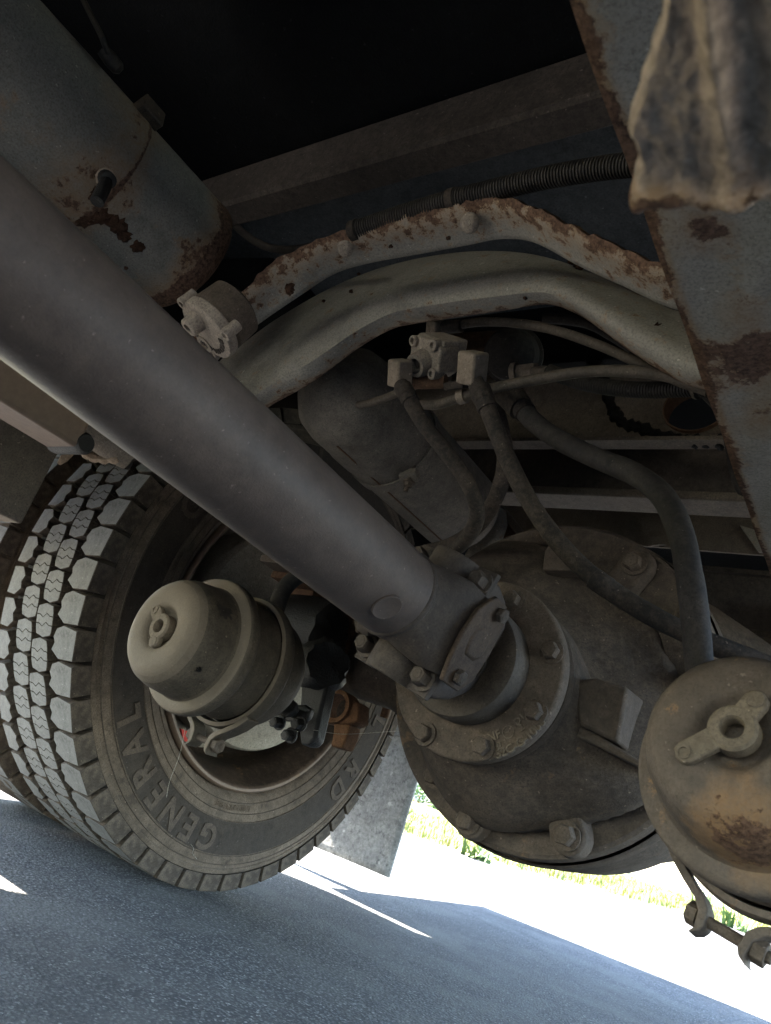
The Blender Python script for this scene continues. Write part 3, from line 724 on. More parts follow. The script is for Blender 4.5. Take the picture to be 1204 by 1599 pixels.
# ------------------------------------------------------------------ brake chambers
def on_cyl(px, py, c, d, rad):
    r = ray(px, py); o = Vector((0,0,HCAM)); rp = r-d*r.dot(d); op = (o-c)-d*(o-c).dot(d)
    a, b2, cc = rp.dot(rp), 2*rp.dot(op), op.dot(op)-rad*rad; D = b2*b2-4*a*cc
    t_ = (-b2-math.sqrt(max(0, D)))/(2*a); p = o+r*t_; nn = (p-c)-d*(p-c).dot(d); return p, nn.normalized()
def chamber(name, label, c_, keeper_dirs, mat, rustside=None, group='spring brake chambers', k=1.0, kd=.003, ax=(0,1,0)):
    ax = Vector(ax).normalized(); ks = k
    """c_: centre of the cap's front face; axis to the rear"""
    th = thing(name, label, 'brake chamber', (c_.x, c_.y+.12, c_.z-.1), group)
    Mx = frame(c_, ax, (1,0,0)) @ Matrix.Diagonal((k,k,1,1))
    mb = MB()
    prof = [(.013,0),(.013,.018),(.0115,.0225),(.0045,.028),(.0012,.032),(0,.037),(.0,.052),(.0015,.059),(.006,.066),(.014,.0725),(.027,.0770),(.045,.0795),(.060,.0812),(.0635,.083),(.0650,.093),(.0670,.0972),(.072,.0990),(.080,.0990),(.086,.0975),(.089,.093),(.090,.086)]
    mb.lathe(prof, Mx, 80)
    if rustside is not None:
        rc_ = rustside
        mb.a = [.48*max(0.0, 1.0-(p-rc_).length/.052)**.5 for p in mb.v]
    obj('spring_cap', mb, mat, th, sharp=45)
    mb = MB(); mb.lathe([(.088,.086),(.105,.084),(.130,.085),(.1385,.088)], Mx, 72); obj('pressure_housing', mb, mat, th)
    mb = MB(); mb.lathe([(.136,.092),(.1375,.0975),(.142,.099),(.154,.099),(.158,.0965),(.160,.092),(.158,.090),(.142,.090),(.136,.092)], Mx, 80); CB = obj('clamp_band', mb, mat, th)
    mb = MB(); mb.lathe([(.157,.089),(.170,.088),(.195,.083),(.215,.070),(.226,.05),(.228,0)], Mx, 72); obj('rear_housing', mb, mat, th)
    # rivets / drain hole
    # keeper: ring with two tabs
    kc = c_+ax*kd; Mk = frame(kc, -ax) @ Matrix.Diagonal((.9,.9,1,1))
    mb = MB(); mb.lathe([(-.008,.0085),(.003,.0085),(.005,.010),(.005,.0165),(.003,.019),(-.008,.019)], Mk, 36)
    K = obj('keeper_ring', mb, M['keeper'], th)
    for (dx, dz, l, kind) in keeper_dirs:
        s = -ax; d = Vector((dx, 0, dz)); d = (d-ax*d.dot(ax)).normalized()
        Mt = frame(kc, s, d); wdt = .0085
        zt_ = -.006
        poly = [(.014,-wdt),(l-.004,-wdt),(l+.001,-wdt*.75),(l+.004,0),(l+.001,wdt*.75),(l-.004,wdt),(.014,wdt)]
        mb = MB(); mb.prism(poly, .005 if kind else .004, Mt, h0=-.003); o = obj('keeper_tab', mb, M['keeper'], K, bevel=.0012)
        if kind: mb = MB(); mb.lathe([(.0045,.0065),(.0062,.006),(.0064,.003),(.0058,.0)], frame(kc+d*(l-.004), s), 20); obj('rivet', mb, M['keeper'], K)
        else: mb = MB(); mb.lathe([(.0035,.0052),(.0052,.0052),(.0052,.0035),(.0030,.0030),(.0030,0)], frame(kc+d*(l-.003), s), 20); obj('eyelet', mb, M['keeper'], K)
    return th, CB
def lugs(CB, c_, ang, mat, boltdir=1, long=0.06, k=1.0, ax=(0,1,0)):
    """two bent lugs of the clamp band with the bolt through them"""
    y = Vector(ax).normalized(); e = Vector((math.cos(R_(ang)), 0, math.sin(R_(ang)))); e = (e-y*e.dot(y)).normalized(); tng = e.cross(y)*-1
    if tng.dot(Vector((-e.z, 0, e.x))) < 0: tng = -tng
    base = c_+y*.148
    for s in (-1, 1):
        prof = [(r*k, t_) for r, t_ in [(.066, s*.064),(.082, s*.050),(.0945, s*.034),(.103, s*.021),(.111, s*.015),(.125, s*.013),(.131, s*.016)]]
        rings = []
        for yy in (-.0115, .0115):
            ring = [base+y*yy+e*r+tng*t_ for r, t_ in prof]+[base+y*yy+e*(r+.004)+tng*(t_+s*.0065) for r, t_ in reversed(prof)]
            rings.append(ring)
        mb = MB(); mb.loft(rings); obj('clamp_lug', mb, mat, CB, bevel=.0012)
    p0 = base+e*.119*k
    mb = MB(); mb.lathe([(-.024,0),(-.024,.0045),(.0,.0048),(long,.0048),(long+.001,.004),(long+.001,0)], frame(p0, tng*boltdir), 18); obj('clamp_bolt', mb, M['bolt'], CB)
    bolt(CB, p0-tng*boltdir*.0205, -tng*boltdir, .0095, M['bolt'], False, .008)
    mb = MB(); mb.prism([(.0098*math.cos(R_(60*j)), .0098*math.sin(R_(60*j))) for j in range(6)], .031, frame(p0, tng*boltdir), h0=.0205); obj('nut', mb, M['bolt'], CB, bevel=.001)
    mb = MB(); mb.lathe([(.0178,.0055),(.0178,.0115),(.0184,.0115),(.0184,.0055)], frame(p0, tng*boltdir), 18)
LC = Vector((-.762, .587, .390)); RC = Vector((-.098, .580, .398))
q = at(1172, 1312, Y=.592)
ch, cb = chamber('brake_chamber', 'olive dusty brake chamber in front of the left tyre', LC, [(-.75,.75,.030,0),(.15,-1,.024,1)], M['chamber'], k=.93)
lugs(cb, LC, -93, M['chamber'], 1, .03, .93)
kc = at(1153, 1140, Y=.578)
RCx = Vector((-.105, .580, .408)); RAX = (.10, 1, -.18)
ch2, cb2 = chamber('brake_chamber', 'brake chamber with flaking rust patch at the lower right border', RCx, [(.45,.90,.030,1),(-.75,-.66,.041,0)], M['chamberrust'], q, k=.92, kd=-.003, ax=RAX)
lugs(cb2, RCx, -101, M['chamberrust'], 1, .034, .92, RAX)
def paint_chip(parent, px, py, c, rad, rx, ry, seed, mat):
    p, nn = on_cyl(px, py, c, Vector((0,1,0)), rad); r = random.Random(seed); mb = MB(); Mx = frame(p, nn, Vector((0,1,0))); n = 26
    V = [(0,0,0)]
    for k in range(n):
        a = 2*math.pi*k/n; q = r.uniform(.45, 1.25); V.append((rx*q*math.cos(a), ry*q*math.sin(a), 0))
    for k, v__ in enumerate(V): V[k] = (v__[0], v__[1], rad*(math.cos(v__[1]/rad)-1)+.0009)
    mb.add(V, [(0, 1+k, 1+(k+1) % n) for k in range(n)], Mx); obj('paint_chip', mb, mat, parent)
paint_chip(ch, 352, 955, LC, .0745, .016, .011, 3, M['loom']); paint_chip(ch, 381, 975, LC, .0770, .006, .004, 8, M['loom'])
p, nn = on_cyl(311, 1046, LC, Vector((0,1,0)), .0750); mb = MB(); mb.lathe([(.0012,0),(.0012,.0028),(-.001,.0034)], frame(p, nn), 14); obj('drain_hole', mb, M['sealant'], ch)  # black disc stands for the shade inside the hole
# hose stub and elbow on the left chamber
e0 = at(425, 985, Y=.735); e1_ = at(430, 955, Y=.745); 
th = thing('chamber_hose', 'dusty rubber hose bending up from the left brake chamber', 'hose', e0, 'air hoses')
mb = MB(); mb.tube(spline([at(420,1000,Y=.72), e0, e1_, at(445,918,Y=.77), at(475,895,Y=.80), at(530,880,Y=.84), at(590,865,Y=.88)]), .0125, 16); obj('hose', mb, M['hoseblack'], th)
mb = MB(); mb.lathe([(-.016,.013),(-.014,.016),(.010,.016),(.014,.0145)], frame(e0, e1_-e0), 20); obj('ferrule', mb, M['hose'], th)
mb = MB(); Mx = frame(at(405, 1000, Y=.715), (.2,-.2,1)); mb.prism([(.013*math.cos(R_(60*k)), .013*math.sin(R_(60*k))) for k in range(6)], .018, Mx, h0=-.012); obj('elbow_fitting', mb, M['chamber'], th, bevel=.002)

# ------------------------------------------------------------------ left wheels
WC = Vector((-1.113, 1.205, .513)); RT = .513
def wheel_pt(phi, r, dx): return Vector((WC.x+dx, WC.y+r*math.cos(phi), WC.z+r*math.sin(phi)))
th = thing('wheel', 'inner left wheel with block tread tyre and raised sidewall lettering', 'wheel', (WC.x-.14, WC.y, 0), 'left dual wheels')
W1 = th
def tyre_profile(): return [(-.045,.318),(-.030,.322),(-.020,.327),(-.012,.336),(-.006,.350),(-.001,.372),(.000,.375),(-.001,.377),(.001,.400),(.002,.420),(.0015,.443),(.0008,.444),(.0005,.446),(-.002,.458),(-.005,.466),(-.0052,.468),(-.003,.470),(-.005,.478),(-.012,.488),(-.030,.493),(-.135,.497),(-.240,.493),(-.258,.488),(-.265,.470),(-.271,.42),(-.27,.37),(-.258,.336),(-.240,.322),(-.225,.318)]
mb = MB(); Mw = frame(WC, (1,0,0), (0,1,0))
mb.lathe(tyre_profile(), Mw, 120); T1 = obj('tyre', mb, M['sidewall'], th, WC)
mb = MB(); mb.lathe([(-.0036,.4785),(-.011,.4882),(-.030,.4934),(-.135,.4974),(-.240,.4934),(-.2585,.4882)], Mw, 120); obj('tread_base', mb, M['carcass'], T1)
mb = MB(); mb.lathe([(.0005,.379),(.0016,.400),(.0026,.420),(.0022,.441)], Mw, 120); obj('lettering_band', mb, M['band'], T1)
NB = 54; PIT = 2*math.pi/NB
# blocks: polygons in (u along the tread, w across), seen from outside
def block_mesh(polys, r0, r1, name, slope=0.0):
    mb = MB()
    for poly in polys:
        n = len(poly); V = []
        cu = sum(p[0] for p in poly)/n; cw = sum(p[1] for p in poly)/n
        for rr, k in ((r0, 1.06), (r1-.0012, 1.0), (r1, .965)):
            for u, w_ in poly:
                uu = cu+(u-cu)*k if rr != r0 else cu+(u-cu)*1.03; ww = cw+(w_-cw)*(k if rr == r1 else 1)
                if rr == r0: ww += slope if ww > -.03 else 0
                a = uu/RT; V.append((ww, rr*math.cos(a), rr*math.sin(a)))
        F = [tuple(range(2*n, 3*n))]+[(i+l*n, (i+1) % n+l*n, n+(i+1) % n+l*n, n+i+l*n) for l in (0, 1) for i in range(n)]
        mb.add(V, F)
    me = bpy.data.meshes.new(name); me.from_pydata([tuple(p) for p in mb.v], [], mb.f)
    bm = bmesh.new(); bm.from_mesh(me); bmesh.ops.recalc_face_normals(bm, faces=bm.faces); bm.to_mesh(me); bm.free()
    finish(me, 30); me.materials.append(M['tread']); me.materials.append(M['blockside'])
    for p in me.polygons:
        if p.normal.y < .80: p.material_index = 1
    return me
P_ = PIT*RT
h_ = P_/2
def centre_polys(w0, w1, flip=1):
    wm = (w0+w1)/2; hw = (w1-w0)/2
    # a slanted hexagonal block cut by two wavy sipes
    L_ = P_*.43; out = []
    def side(s, u):                                     # width limits at u
        f = u/L_; bulge = hw*(1-.15*abs(f)**3.0); sh = .004*f*flip
        return wm+sh-bulge, wm+sh+bulge
    cuts = [-L_, -L_*.30, L_*.30, L_]
    def zig(u, g):
        pts = []
        lo, hi = side(0, u)
        inl = .0 
        for k, off in enumerate([0, 0, .0042, -.0042, 0, 0]):
            f = k/5; pts.append((u+off*flip+g, lo+(hi-lo)*f))
        return pts
    for k in range(3):
        a, b2 = cuts[k], cuts[k+1]
        left = zig(a, .0006) if k > 0 else [(a, side(0, a)[0]), (a-.004*flip, side(0, a)[1])]
        right = zig(b2, -.0006) if k < 2 else [(b2+.004*-flip, side(0, b2)[0]), (b2, side(0, b2)[1])]
        if k == 0: left = [(a+.003, side(0, a)[0]), (a-.003, (side(0, a)[0]+side(0, a)[1])/2), (a, side(0, a)[1])]
        if k == 2: right = [(b2, side(0, b2)[0]), (b2+.004, (side(0, b2)[0]+side(0, b2)[1])/2), (b2-.002, side(0, b2)[1])]
        midu = (a+b2)/2
        out.append(left+[(midu, side(0, midu)[1])]+list(reversed(right))+[(midu, side(0, midu)[0])])
    return out
def shoulder_polys(near=True):
    L_ = P_*.445
    if near:   # near shoulder, outer edge at w = -0.014
        return [[(-L_*.92,-.005),(L_*.98,-.006),(L_*1.06,-.050),(L_*.60,-.073),(L_*.10,-.066),(-L_*.25,-.072),(-L_*.80,-.066),(-L_*1.08,-.046)]]
    return [[(-L_*.95,-.256),(L_*.95,-.256),(L_,-.228),(L_*.5,-.211),(0,-.217),(-L_*.4,-.210),(-L_,-.226)]]
rows = [('sh', block_mesh(shoulder_polys(True), .480, RT, 'tread_block', .0035), .0),
        ('c1', block_mesh(centre_polys(-.134,-.081,1), .492, RT+.001, 'tread_block'), .5),
        ('c2', block_mesh(centre_polys(-.192,-.139,1), .492, RT+.001, 'tread_block'), .08),
        ('so', block_mesh(shoulder_polys(False), .470, RT, 'tread_block', 0), .55)]
PH0 = R_(-94.5)-PIT/2+PIT*.5
for nm, me, sh in rows:
    for k in range(NB):
        phi = PH0+PIT*(k+sh)
        o = bpy.data.objects.new('tread_block', me); COL.objects.link(o); o.parent = T1; o.rotation_euler = (phi, 0, 0)
# raised letters
def side_text(ch_, phi0, r0, size, bold, mb, ex=.0012):
    V, F = text_mesh(ch_, size, ex, bold)
    out = []
    for v_ in V:
        r = r0+v_.y*1.0; out.append(wheel_pt(phi0-v_.x/r0, r, .0030+v_.z))
    mb.add(out, F)
for word, phis in (('GENERAL', [-96.1,-104,-112,-119.9,-127.9,-136,-144.2]), ('GENERAL RD', [40,31.5,23,14.5,6,-2.5,-11,-19,-30,-39]), ('GENERAL', [160,151,142,133,124,115,106])):
    mb = MB()
    for ch_, ph in zip(word, phis):
        if ch_ != ' ': side_text(ch_, R_(ph), .4115, .066, .0020, mb)
    o = obj('lettering', mb, M['letter'], T1, sharp=20)
mb = MB(); V, F = text_mesh('31020OVA1SLE', .0165, .0006, .0002)
mb.add([wheel_pt(R_(-89)-v_.x/.35, .350+v_.y, -.0040+v_.z*1.0+.0015) for v_ in V], F); obj('lettering', mb, M['sidewall'], T1, sharp=20)
# thin raised rings and the rim line
mb = MB()
for r0, x0 in ((.378,.0008),(.4435,.0022),(.362,-.0025),(.342,-.0085),(.4605,-.002)):
    mb.lathe([(x0-.001,r0-.0012),(x0+.0008,r0-.0006),(x0+.0008,r0+.0006),(x0-.001,r0+.0012)], Mw, 120)
obj('rib_line', mb, M['letter'], T1)
# radial mould marks
mb = MB()
for ph in (-88, -60, -112, -40, -135, -75):
    for r0, r1 in ((.326, .345),):
        pass
mb = MB(); mb.lathe([(-.052,.318),(-.030,.3225),(-.018,.3225),(-.012,.318),(-.013,.313),(-.020,.308),(-.045,.302),(-.06,.290),(-.10,.284),(-.16,.284),(-.19,.279),(-.20,.27)], Mw, 96); obj('rim', mb, M['rim'], th)
mb = MB(); mb.lathe([(-.20,.270),(-.188,.255),(-.186,.235),(-.195,.215),(-.21,.19),(-.215,.12),(-.215,0)], Mw, 96); DC = obj('wheel_disc', mb, M['disc'], th)
for k in range(10):
    a = R_(-83+36*k); c_ = wheel_pt(a, .236, -.1855); mb = MB()
    mb.lathe([(0,0),(0.0012,.0125),(-.003,.0135)], frame(c_, (1,0,0), Vector((0, -math.sin(a), math.cos(a)))) @ Matrix.Diagonal((1.5,.75,1,1)), 20); obj('hand_hole', mb, M['sealant'], DC)  # dark ovals on the disc, coloured for the shade in the openings
# red paint mark glimpsed inside the rim
p0 = [at(283,1138,X=-1.150), at(287,1158,X=-1.150), at(312,1160,X=-1.150), at(298,1144,X=-1.150)]
mb = MB(); mb.loft([p0, [q+Vector((-.006,0,0)) for q in p0]]); obj('red_tab', mb, M['redpaint'], th)
# outer tyre of the dual
th = thing('wheel', 'outer left wheel half hidden behind the inner tyre', 'wheel', (WC.x-.47, WC.y, 0), 'left dual wheels')
W2 = WC+Vector((-.345,0,0)); Mo = frame(W2, (1,0,0), (0,1,0))
pr = [(s, min(r+(.0195 if r > .487 else 0), RT)) for s, r in tyre_profile()]
mb = MB(); mb.lathe(pr, Mo, 120); T2 = obj('tyre', mb, M['sidewall'], th, W2)
for k in range(NB):
    o = bpy.data.objects.new('tread_block', rows[0][1]); COL.objects.link(o); o.parent = T2; o.rotation_euler = (PH0+PIT*(k+.35), 0, 0); o.location = (0.0045, 0, 0)
mb = MB(); mb.lathe([(-.052,.318),(-.030,.3225),(-.012,.318),(-.045,.302),(-.10,.284),(-.19,.279)], Mo, 64); obj('rim', mb, M['rim'], th)

# brake drum, spider and slack adjuster
o = obj('brake_drum', MB().lathe([(.055,.07),(.06,.12),(.050,.20),(.044,.238),(.036,.243),(.015,.245),(-.06,.24),(-.07,.19),(-.075,.10),(-.075,0)], frame((-1.20,WC.y,WC.z), (1,0,0)), 72), M['disc'], None, (-1.20,WC.y,WC.z))
tag(o, 'pale dusty brake drum inside the left wheel rim', 'brake drum')
th = thing('slack_adjuster', 'black greasy slack adjuster arm and clevis beside the left brake chamber', 'slack adjuster', at(470,1050,Y=.92))
mb = MB(); a0 = at(480, 985, Y=.99); a1 = at(500, 1040, Y=.95); a2 = at(452, 1110, Y=.885)
mb.lathe([(-.05,0),(-.05,.052),(-.04,.060),(.0,.062),(.05,.058),(.058,.045),(.058,0)], frame(a0, (1,.1,0)), 36); obj('worm_housing', mb, M['grease'], th)
mb = MB(); mb.lathe([(-.03,0),(-.03,.036),(-.02,.043),(.02,.044),(.034,.036),(.036,0)], frame(a1, (.8,-.5,.1)), 28); obj('worm_cap', mb, M['grease'], th)
mb = MB(); d = (a2-a1).normalized(); Mx = frame(a1, Vector((0,-1,0)), d); LL = (a2-a1).length
mb.prism([(-.02,-.030),(LL*.5,-.021),(LL*.9,-.020),(LL+.018,-.012),(LL+.022,.004),(LL+.010,.017),(LL*.6,.018),(0,.034)], .014, Mx, h0=-.016); obj('arm', mb, M['grease'], th, bevel=.005)
for s in (-1, 1):
    mb = MB(); Mx = frame(a2+Vector((0,-.001,0))+d*.0, Vector((0,-1,0)), Vector((1,0,.15)))
    mb.prism([(-.030,-.013),(.020,-.014),(.030,-.006),(.030,.008),(.018,.014),(-.030,.012)], .006+.018*s if s > 0 else -.014, Mx, h0=.016 if s > 0 else -.024); obj('clevis', mb, M['grease'], th, bevel=.003)
mb = MB(); mb.lathe([(-.036,0),(-.036,.008),(.036,.008),(.036,.011),(.042,.011),(.042,0)], frame(a2, (0.1,-1,0)), 20); obj('clevis_pin', mb, M['grease'], th)
for px, py, y in ((437,1128,.862),(455,1148,.866),(470,1130,.868)):
    bolt(th, at(px,py,Y=y), (.1,-1,-.2), .0085, M['grease'], True, .014)
mb = MB(); mb.tube([at(395,1060,Y=.80), at(430,1095,Y=.85), a2], .008, 14); obj('push_rod', mb, M['grease'], th)
rl = random.Random(21)
for ch_ in th.children:
    if ch_.name.split('.')[0] in ('worm_housing', 'worm_cap', 'arm', 'clevis'):
        for v__ in ch_.data.vertices: v__.co += Vector((rl.uniform(-1,1), rl.uniform(-1,1), rl.uniform(-1,1)))*.0032
# rusty cam bracket below the axle
th = thing('cam_bracket', 'orange rusty cam bracket hanging under the left end of the axle', 'bracket', at(515,1110,Y=1.06))
def pxp(name, poly, y0, y1, mat, bevel=.003):
    f = [at(x, y, Y=y0) for x, y in poly]; back = [Vector((p.x, y1, p.z)) for p in f]
    mb = MB(); mb.loft([f, back]); return obj(name, mb, mat, th, bevel=bevel)
pxp('plate', [(478,1090),(500,1092),(505,1108),(513,1118),(527,1122),(540,1117),(548,1104),(550,1092),(561,1098),(559,1125),(552,1130),(530,1129),(512,1128),(496,1124),(480,1118)], 1.03, 1.065, M['rust'])
pxp('lower_leg', [(521,1129),(547,1131),(542,1150),(533,1168),(516,1165),(520,1145)], 1.035, 1.07, M['rust'])
pxp('small_leg', [(474,1120),(490,1122),(486,1140),(470,1145),(466,1138)], 1.05, 1.09, M['rustdark'])
mb = MB(); mb.lathe([(-.004,.021),(-.004,.028),(.030,.028),(.030,.021),(-.004,.021)], frame(at(526,1103,Y=1.028), (0,1,0)), 32); obj('bushing', mb, M['rust'], th)

# ------------------------------------------------------------------ leaf spring on the left
th = thing('leaf_spring', 'brown leaf spring pack behind the drive shaft at the left', 'leaf spring', (-.93, .9, .6), None)
zs = at(10, 634, X=-.89)
for k in range(5):
    mb = MB(); rings = []; Lk = .30-.04*k
    for i in range(25):
        f = i/12-1; y = 1.19+f*Lk; z = .585+.020*(f*Lk)**2+.013*(4-k)*1.0
        z = .605-.0135*k+.05*(f*Lk)**2-.02
        rings.append([(-.965,y,z),(-.89,y,z),(-.888,y,z+.006),(-.89,y,z+.012),(-.965,y,z+.012)])
    mb.loft(rings); obj('leaf', mb, M['rustdark'] if k else M['iron'], th, bevel=0)
for y in (1.10, 1.29):
    mb = MB(); mb.tube([(-.975,y,.42),(-.975,y,.62),(-.972,y,.635),(-.93,y,.645),(-.884,y,.635),(-.880,y,.62),(-.880,y,.42)], .009, 10); obj('u_bolt', mb, M['rustdark'], th)
mb = MB().box((-.99, 1.06, .615), (-.868, 1.335, .64)); obj('top_plate', mb, M['rustdark'], th, bevel=.004)
# beam seen left of the shaft
th = thing('trailing_beam', 'tan brown beam left of the drive shaft above the tyre', 'beam', (-.95, .5, .56))
p = at(12, 632, X=-.95); q = at(122, 702, X=-.95); r_ = at(20, 596, X=-.95)
mb = MB().box((-1.03, -.1, p.z), (-.95, q.y, p.z+.13)); obj('beam', mb, M['rim'], th, bevel=.006)
mb = MB().lathe([(-.042,0),(-.042,.013),(-.03,.016),(.035,.016),(.042,.012),(.042,0)], frame((-.99, q.y+.006, p.z+.012), (1,0,0)), 24); obj('eye', mb, M['grease'], th)
pb = at(160, 685, Y=.66); mb = MB(); mb.lathe([(-.05,0),(-.05,.018),(-.03,.027),(.03,.030),(.06,.026),(.07,0)], frame(pb, (.3,.9,-.1)), 28); obj('rubber_bush', mb, M['alu'], th)
# hanger bits above the tyre
th = thing('bump_bracket', 'small torn bracket with chipped paint just above the tyre tread', 'bracket', at(150, 705, Y=.68))
mb = MB(); pts = [at(110,690,Y=.66), at(125,700,Y=.665), at(140,712,Y=.67), at(160,717,Y=.68), at(185,716,Y=.69)]
mb.tube(spline(pts, .006), .008, 8, rfun=lambda i, n: .006+.004*abs(math.sin(i*2.1))); obj('torn_edge', mb, M['near'], th)
mb = MB(); mb.tube([at(118,694,Y=.655), at(100,716,Y=.65), at(92,724,Y=.65)], .009, 10, rfun=lambda i, n: (.011,.008,.004)[i]); obj('tab', mb, M['near'], th)

# ------------------------------------------------------------------ air tanks
YE = .46; k_ = YE/.5
c_ = Vector((-.9600*k_, YE, HCAM+(.942-.3)*k_)); r_ = .0995*k_
th = thing('air_tank', 'blue grey air tank with rusty seam at the upper left', 'air tank', (c_.x, .2, c_.z-r_))
mb = MB(); Mx = frame(c_, (0,-1,0)); prof = []; wv = []
prof = [(-.030,0),(-.029,.03),(-.024,.06),(-.012,r_*.90),(-.004,r_*.985),(.002,r_),(.012,r_*1.004),(.020,r_),(.06,r_),(.10,r_),(.147,r_),(.150,r_*1.012),(.156,r_*1.022),(.26,r_*1.022),(.5,r_*1.022),(1.1,r_*1.022),(1.15,r_*.8),(1.17,0)]
wv = [.5,.5,.5,.6,.85,.95,.75,.35,.05,.0,.35,.75,.35,.1,.0,0,0,0]
mb.lathe(prof, Mx, 72, wv)
hot = [at(150,345,X=c_.x+r_*.3), at(185,350,X=c_.x+r_*.4), at(213,385,X=c_.x+r_*.3)]
obj('shell', mb, M['tank'], th)
dY = Vector((0,1,0))
for k, (px, py, rx, ry) in enumerate([(132,345,.014,.010),(158,340,.015,.011),(182,352,.013,.014),(194,368,.010,.010),(215,385,.010,.009),(150,300,.016,.008),(197,418,.003,.003)]):
    p, nn = on_cyl(px, py, c_, dY, r_*1.0); rust_scab(th, p, nn, rx, ry, k, M['scab'])
# strap bolt with torn paint
p, nn = on_cyl(165, 278, c_, dY, r_*1.02)
mb = MB(); mb.lathe([(-.002,0),(-.002,.013),(.001,.0115),(.002,.009),(.002,0)], frame(p, nn), 9); sp_ = obj('torn_pad', mb, M['near'], th)
mb = MB(); e_ = at(148, 312, Y=p.y-.002); mb.tube([p+nn*.006, p+nn*.010+(e_-p)*.3, e_+nn*.010], .008, 10); obj('drain_cock', mb, M['grease'], th)
mb = MB(); mb.lathe([(0,.010),(.012,.0095),(.014,.006),(.014,0)], frame(p+nn*.001, nn), 14); obj('boss', mb, M['grease'], th)
p, nn = on_cyl(238, 170, c_, dY, r_*1.0)
mb = MB(); mb.box((-.016,-.014,-.004), (.016,.014,.022), frame(p+(Vector((c_.x,p.y,c_.z))-p)*.16, (1,0,.4), (0,1,0))); obj('strap_lug', mb, M['boltdark'], th, bevel=.002)
th = thing('sender_plug', 'small dark plug with cable above the left air tank', 'plug', at(172, 95, Y=.22))
mb = MB(); pc = at(172, 92, Y=.225); mb.lathe([(-.012,0),(-.012,.007),(0,.009),(.012,.008),(.016,.004),(.016,0)], frame(pc, (.2,1,-.2)), 14); obj('plug', mb, M['loom'], th)
mb = MB(); mb.tube(spline([pc, at(160,60,Y=.205), at(140,20,Y=.19), at(115,-30,Y=.17)]), .0035, 8); obj('cable', mb, M['loom'], th)
# second tank behind the arch
c2 = Vector((-.80, 1.10, HCAM+.560)); r2 = .088
v_ = ray(655, 735); s_ = 1.02/v_.y; c2 = Vector((0,0,HCAM))+v_*s_
ey = at(735, 835, X=c2.x+.02).y
th = thing('air_tank', 'dark brown air tank with strap and long threaded bolt behind the valve', 'air tank', (c2.x, 1.0, c2.z-r2))
mb = MB(); Mx = frame((c2.x, 0, c2.z), (0,1,0)); y1_ = 1.20
mb.lathe([(.700,0),(.704,.03),(.722,r2*.72),(.750,r2*.94),(.78,r2),(.83,r2),(.84,r2*1.02),(.88,r2*1.02),(.89,r2),(1.0,r2),(y1_-.02,r2),(y1_,r2*.97),(y1_+.014,r2*.8),(y1_+.022,r2*.45),(y1_+.024,0)], Mx, 64); obj('shell', mb, M['tank2'], th)
p, nn = on_cyl(640, 745, Vector((c2.x,0,c2.z)), dY, r2)
ys = p.y
mb = MB(); mb.lathe([(ys-.011,r2+.0005),(ys-.011,r2+.0035),(ys+.011,r2+.0035),(ys+.011,r2+.0005)], Mx, 64); ST = obj('strap', mb, M['tank2'], th)
pl_, nl = on_cyl(560, 768, Vector((c2.x,0,c2.z)), dY, r2)
tb = at(640, 742, Y=ys-.01); mb = MB(); mb.box((-.016,-.010,-.006), (.016,.010,.010), frame(tb, Vector((.3,-.4,-1)), (1,0,0))); obj('strap_lug', mb, M['tank2'], th, bevel=.002)
mb = MB(); mb.tube([at(633, 768, Y=ys-.012), at(662, 680, Y=ys-.012)], .0042, 10); obj('threaded_bolt', mb, M['bolt'], th)
bolt(th, at(639, 752, Y=ys-.012), (at(633,768,Y=ys-.012)-at(662,680,Y=ys-.012)), .008, M['bolt'], True, .007)
mb = MB()
p0, _ = on_cyl(520, 700, Vector((c2.x,0,c2.z)), dY, r2); p1, _ = on_cyl(680, 835, Vector((c2.x,0,c2.z)), dY, r2)
n_ = (p1-Vector((c2.x,p1.y,c2.z))).normalized(); mb.tube([Vector((c2.x,.78,c2.z))+n_*r2, Vector((c2.x,y1_-.02,c2.z))+n_*r2], .0018, 6); obj('seam', mb, M['rustdark'], th)
# pale bracket disc behind the tank
th = thing('spring_perch', 'pale curved plate between the air tank and the differential', 'plate', at(760, 850, Y=1.25))
poly = [(745,830),(760,800),(779,790),(781,815),(772,840),(752,862),(722,874),(724,868)]
f = [at(x, y, Y=1.26) for x, y in poly]; mb = MB(); mb.loft([f, [p+Vector((.01,.02,0)) for p in f]]); obj('plate', mb, M['arch'], th, bevel=.003)
poly = [(776,796),(786,790),(846,866),(842,874),(790,812)]; f = [at(x, y, Y=1.30) for x, y in poly]; mb = MB(); mb.loft([f, [p+Vector((0,.03,0)) for p in f]]); obj('rail', mb, M['panel'], th, bevel=.003)
poly = [(775,825),(790,815),(838,872),(800,900),(775,893),(760,865)]; f = [at(x, y, Y=1.33) for x, y in poly]; mb = MB(); mb.loft([f, [p+Vector((0,.02,0)) for p in f]]); obj('web', mb, M['rustdark'], th, bevel=.003)
th = thing('torque_bracket', 'dark bracket with bolt just above the universal joint', 'bracket', at(770, 890, Y=1.0))
bolt(th, at(772, 906, Y=1.0), (.1,-1,.1), .016, M['boltdark'], True, .02)
poly = [(745,880),(770,868),(778,880),(775,900),(755,905)]; f = [at(x, y, Y=1.04) for x, y in poly]; mb = MB(); mb.loft([f, [p+Vector((0,.03,0)) for p in f]]); obj('plate', mb, M['slinger'], th, bevel=.003)

